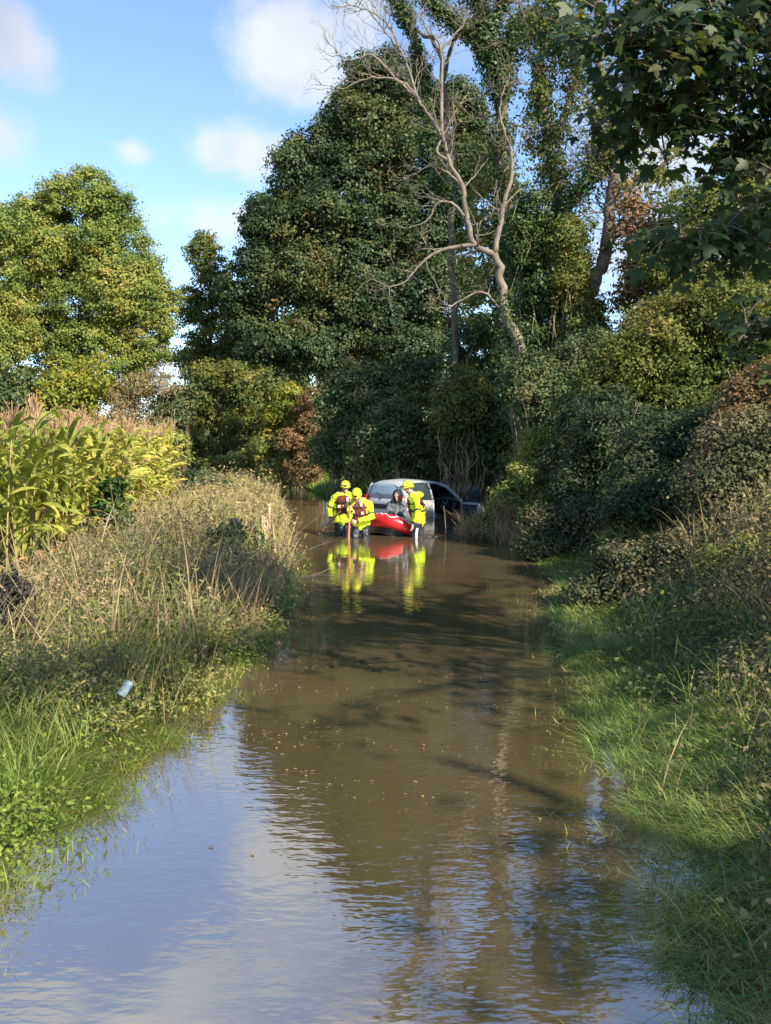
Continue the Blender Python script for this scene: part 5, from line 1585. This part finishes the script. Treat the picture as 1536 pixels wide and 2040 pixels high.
# ---------------------------------------------------------------- car
def car():
    paint = principled('silver_paint', (0.42, 0.44, 0.455), 0.35, 0.5, metal=0.1, noise=(5, (0.33, 0.34, 0.335), 0.45, 0.75))
    dirty = principled('muddy_paint', (0.38, 0.375, 0.36), 0.45, 0.4, metal=0.1, noise=(4, (0.28, 0.265, 0.24), 0.4, 0.7))
    glass = principled('dark_glass', (0.035, 0.045, 0.05), 0.06, 0.6)
    rglass = principled('rear_glass_sky_tone', (0.24, 0.31, 0.36), 0.15, 0.7)  # pale blue base colour imitates reflected sky
    trim = principled('dark_trim', (0.012, 0.014, 0.018), 0.5, 0.4)
    blue = principled('blue_door_card', (0.02, 0.032, 0.06), 0.55, 0.4)
    seatm = principled('seat_fabric', (0.02, 0.024, 0.032), 0.9, 0.2)
    lampm = principled('tail_lamp', (0.35, 0.01, 0.01), 0.2, 0.5)
    a = R(42)
    f = Vector((math.cos(a), math.sin(a), 0)); rt = Vector((math.sin(a), -math.cos(a), 0))
    rr = Vector((0.45, 27.0, 0))
    Wd = 0.86
    org = rr - rt * Wd
    root = empty('hatchback_car', (org.x, org.y, -0.48), 'silver hatchback half under water with its front door hanging open', 'car')
    root.rotation_euler = (R(0.5), R(1.2), a)
    # local: x forward from the tail, y to the left, z up
    def section(x):
        """half width at sill/belt/roof and heights along the length"""
        roof = np.interp(x, [0.0, 0.10, 0.35, 0.9, 1.5, 1.95, 2.45, 2.6], [1.18, 1.44, 1.545, 1.585, 1.56, 1.46, 1.10, 1.02])
        belt = np.interp(x, [0, 0.3, 1.3, 2.45, 3.3, 3.8], [1.06, 1.03, 0.99, 0.95, 0.84, 0.66])
        hw = np.interp(x, [0, 0.12, 0.5, 2.6, 3.4, 3.8], [0.70, 0.80, 0.86, 0.86, 0.80, 0.62])
        rw = np.interp(x, [0, 0.35, 1.5, 2.45], [0.60, 0.62, 0.64, 0.70])
        return roof, belt, hw, rw
    def sheet(name, rows, mat, smooth=True, parent=root):
        m = MB(); m.grid(rows); o = m.build(name, mat, parent, smooth)
        s = o.modifiers.new('s', 'SOLIDIFY'); s.thickness = 0.025; s.offset = 0
        return o
    # roof with a rounded edge
    rows = []
    for x in (0.10, 0.2, 0.35, 0.6, 0.9, 1.2, 1.5, 1.75, 1.97):
        rf, bl, hw, rw = section(x)
        rows.append([(x, rw * t, rf - 0.05 * abs(t) ** 3 - 0.02 * t * t) for t in np.linspace(-1, 1, 13)])
    sheet('roof', rows, paint)
    # rear panel, tailgate and rear window
    rows = []
    for z, x, hw in ((0.25, 0.02, 0.78), (0.45, -0.03, 0.82), (0.7, -0.03, 0.83), (0.9, 0.0, 0.81), (1.02, 0.01, 0.78)):
        rows.append([(x + 0.16 * abs(t) ** 4, hw * t, z) for t in np.linspace(-1, 1, 13)])
    sheet('tailgate', rows, paint)
    rows = []
    for z, x, hw in ((1.02, 0.015, 0.74), (1.2, 0.04, 0.70), (1.38, 0.085, 0.655), (1.46, 0.105, 0.63)):
        rows.append([(x + 0.10 * abs(t) ** 4, hw * t, z) for t in np.linspace(-1, 1, 9)])
    sheet('rear_window', rows, rglass)
    for s in (-1, 1):
        m = MB(); m.box((0.07, s * 0.78, 0.98), (0.10, 0.10, 0.26)); o = m.build('tail_lamp', lampm, root)
        o.modifiers.new('b', 'BEVEL').width = 0.025
    # sides
    for s in (-1, 1):
        x1 = 1.26 if s < 0 else 2.5
        rows = []
        for x in np.linspace(0.10, x1, 9):
            rf, bl, hw, rw = section(x)
            rows.append([(x, s * (hw - 0.05), 0.18), (x, s * hw, 0.40), (x, s * (hw + 0.012), 0.62), (x, s * hw, 0.85), (x, s * (hw - 0.02), bl)])
        sheet('rear_quarter' if s < 0 else 'side_panel', rows, dirty if s < 0 else paint)
        # side window
        rows = []
        for x in np.linspace(0.42, 1.20 if s < 0 else 2.2, 6):
            rf, bl, hw, rw = section(x)
            rows.append([(x, s * (hw - 0.025), bl + 0.005), (x, s * (hw * .5 + rw * .5 - 0.005), (bl + rf) / 2 - 0.02), (x, s * (rw + 0.012), rf - 0.085)])
        sheet('side_window', rows, glass)
        # pillars: rear, middle, front
        def pillar(name, x0, x1, w0, w1, mat=paint):
            rf, bl, hw, rw = section(x0); rf1, bl1, hw1, rw1 = section(x1)
            m = MB()
            m.tube([(x0, s * (hw - 0.02), bl - 0.02), ((x0 + x1) / 2, s * ((hw + rw1) / 2 + 0.01), (bl + rf1) / 2), (x1, s * rw1, rf1 - 0.06)], [w0, (w0 + w1) / 2, w1], n=8)
            m.build(name, mat, root, smooth=True)
        pillar('pillar', 0.22, 0.20, 0.10, 0.08)
        pillar('pillar', 1.24, 1.20, 0.035, 0.03)
        m = MB()
        q = []
        for x in (1.20, 1.5, 1.75, 1.97, 2.2, 2.45, 2.62):
            rf, bl, hw, rw = section(x)
            q.append((x, s * (rw + 0.0), rf - 0.055))
        m.tube(q, [0.04, 0.04, 0.042, 0.045, 0.045, 0.045, 0.045], n=8)
        m.build('pillar', paint, root, smooth=True)
        if s < 0:
            m = MB()
            rf, bl, hw, rw = section(1.25)
            m.tube([(1.25, -hw, 0.15), (1.25, -hw - 0.005, 0.6), (1.24, -(hw - 0.01), bl)], [0.045, 0.045, 0.035], n=8)
            m.build('pillar', paint, root, smooth=True)
            m = MB(); m.box((1.8, -0.82, 0.22), (1.2, 0.10, 0.12)); m.build('sill', trim, root)
            m = MB(); m.box((2.52, -0.83, 0.55), (0.12, 0.06, 0.80)); m.build('hinge_pillar', blue, root)
    # door shut lines, handle, wiper and a plain plate recess
    m = MB()
    for x, z0, z1 in ((0.62, 0.45, 1.0),):
        hw = section(x)[2]
        m.tube([(x - 0.12, -(hw + 0.016), z0), (x, -(hw + 0.026), 0.62), (x + 0.02, -(hw + 0.010), z1 - 0.02)], 0.006, n=5)
    m.build('door_seam', trim, root)
    m = MB(); m.box((0.80, -0.885, 0.88), (0.17, 0.03, 0.035)); m.build('door_handle', trim, root)
    m = MB(); m.tube([(-0.012, 0.0, 1.03), (0.03, 0.28, 1.20)], 0.008, n=5); m.build('rear_wiper', trim, root)
    m = MB(); m.box((-0.045, 0.0, 0.80), (0.03, 0.62, 0.14)); m.build('plate_recess', trim, root)
    m = MB(); m.box((-0.06, 0.0, 0.48), (0.10, 1.56, 0.16)); o = m.build('bumper', trim, root); o.modifiers.new('b', 'BEVEL').width = 0.03
    # front: bonnet, wings, windscreen, dashboard
    rows = []
    for x in (2.45, 2.7, 3.0, 3.3, 3.6, 3.8):
        z = np.interp(x, [2.45, 3.0, 3.5, 3.8], [1.02, 0.96, 0.84, 0.66]); hw = section(x)[2]
        rows.append([(x, hw * t, z - 0.07 * abs(t) ** 3) for t in np.linspace(-1, 1, 9)])
    sheet('bonnet', rows, paint)
    for s in (-1, 1):
        rows = []
        for x in (2.5, 2.8, 3.1, 3.4, 3.7):
            z = np.interp(x, [2.45, 3.0, 3.5, 3.8], [0.95, 0.89, 0.77, 0.60]); hw = section(x)[2]
            rows.append([(x, s * hw, z), (x, s * (hw + 0.015), z * 0.65), (x, s * hw, 0.2)])
        sheet('wing', rows, paint)
    rows = []
    for z, x, hw in ((1.02, 2.60, 0.74), (1.2, 2.34, 0.69), (1.36, 2.10, 0.65), (1.46, 1.97, 0.62)):
        rows.append([(x - 0.08 * t * t, hw * t, z) for t in np.linspace(-1, 1, 9)])
    sheet('windscreen', rows, glass)
    m = MB(); m.box((2.42, 0, 0.82), (0.38, 1.5, 0.24)); o = m.build('dashboard', trim, root); o.modifiers.new('b', 'BEVEL').width = 0.06
    # steering wheel (right-hand drive)
    m = MB()
    c = Vector((2.12, -0.38, 0.92)); Mx = Matrix.Rotation(R(-62), 3, 'Y')
    ring = [c + Mx @ Vector((0.19 * math.cos(t), 0.19 * math.sin(t), 0)) for t in np.linspace(0, 2 * math.pi, 25)]
    m.tube(ring, 0.018, n=6, cap=False)
    m.tube([c + Mx @ Vector((-0.18, 0, 0)), c + Mx @ Vector((0.18, 0, 0))], 0.018, n=6)
    m.tube([c, c + Vector((0.25, 0, -0.12))], 0.03, n=6)
    m.build('steering_wheel', principled('wheel_grey', (0.08, 0.09, 0.10), 0.35, 0.5), root, smooth=True)
    for y in (-0.38, 0.38):
        m = MB()
        m.box((1.62, y, 0.52), (0.55, 0.48, 0.16)); m.box((1.34, y, 0.85), (0.16, 0.46, 0.62), Matrix.Rotation(R(-12), 3, 'Y')); m.box((1.25, y, 1.26), (0.09, 0.24, 0.18))
        o = m.build('seat', seatm, root); o.modifiers.new('b', 'BEVEL').width = 0.04
    # inside lining closes off the far side and the floor
    m = MB(); m.box((1.4, 0.0, 0.20), (2.3, 1.5, 0.05)); m.build('cabin_floor', trim, root)
    # wheels under water
    for x in (0.68, 3.15):
        for s in (-1, 1):
            m = MB(); m.tube([(x, s * 0.62, 0.30), (x, s * 0.66, 0.30), (x, s * 0.82, 0.30), (x, s * 0.84, 0.30)], [0.26, 0.30, 0.30, 0.27], n=20)
            w = m.build('wheel', M['black'], root, smooth=False)
            m = MB(); m.tube([(x, s * 0.835, 0.30), (x, s * 0.85, 0.30)], [0.18, 0.17], n=16); m.build('hub_cap', paint, w)
    m = MB(); m.tube([(0.55, 0.0, 1.585), (0.35, 0.0, 1.72)], [0.008, 0.004], n=5); m.build('aerial', trim, root)
    # the open driver's door
    piv = empty('front_door', (0, 0, 0)); piv.parent = root
    piv.location = (2.46, -0.86, 0)
    piv.rotation_euler = (0, 0, R(68))
    # door local: x back from the hinge is -x
    def dp(u, z, y=0.0): return Vector((-u, y, z))
    m = MB()
    out = [(0, 0.25), (1.18, 0.25), (1.22, 0.55), (1.20, 0.96), (0.02, 0.93), (-0.02, 0.6)]
    Mx = Matrix(((-1, 0, 0, 0), (0, 0, 1, 0), (0, 1, 0, 0), (0, 0, 0, 1)))
    m.prism(out, 0.07, Mx)
    o = m.build('door_panel', paint, piv); o.modifiers.new('b', 'BEVEL').width = 0.012
    m = MB()
    m.prism([(0.06, 0.32), (1.12, 0.32), (1.15, 0.9), (0.08, 0.88)], 0.02, Matrix.Translation((0, 0.045, 0)) @ Mx)
    m.box((-0.55, 0.085, 0.66), (0.5, 0.07, 0.06)); m.box((-0.6, 0.075, 0.42), (0.7, 0.06, 0.14))
    m.build('door_card', blue, piv)
    m = MB()
    m.tube([dp(0.05, 0.92), dp(0.30, 1.16), dp(0.58, 1.34), dp(0.85, 1.44), dp(1.08, 1.44), dp(1.16, 1.38), dp(1.19, 0.95)], 0.026, n=7)
    m.build('window_frame', trim, piv, smooth=True)
    m = MB(); m.prism([(0.10, 0.93), (1.15, 0.93), (1.14, 1.36), (1.06, 1.41), (0.85, 1.41), (0.58, 1.31), (0.30, 1.13)], 0.008, Mx)
    m.build('window_pane', glass, piv)
    m = MB(); m.ellipsoid((-0.12, -0.15, 1.0), (0.06, 0.11, 0.08)); m.build('mirror', trim, piv, smooth=True)
car()
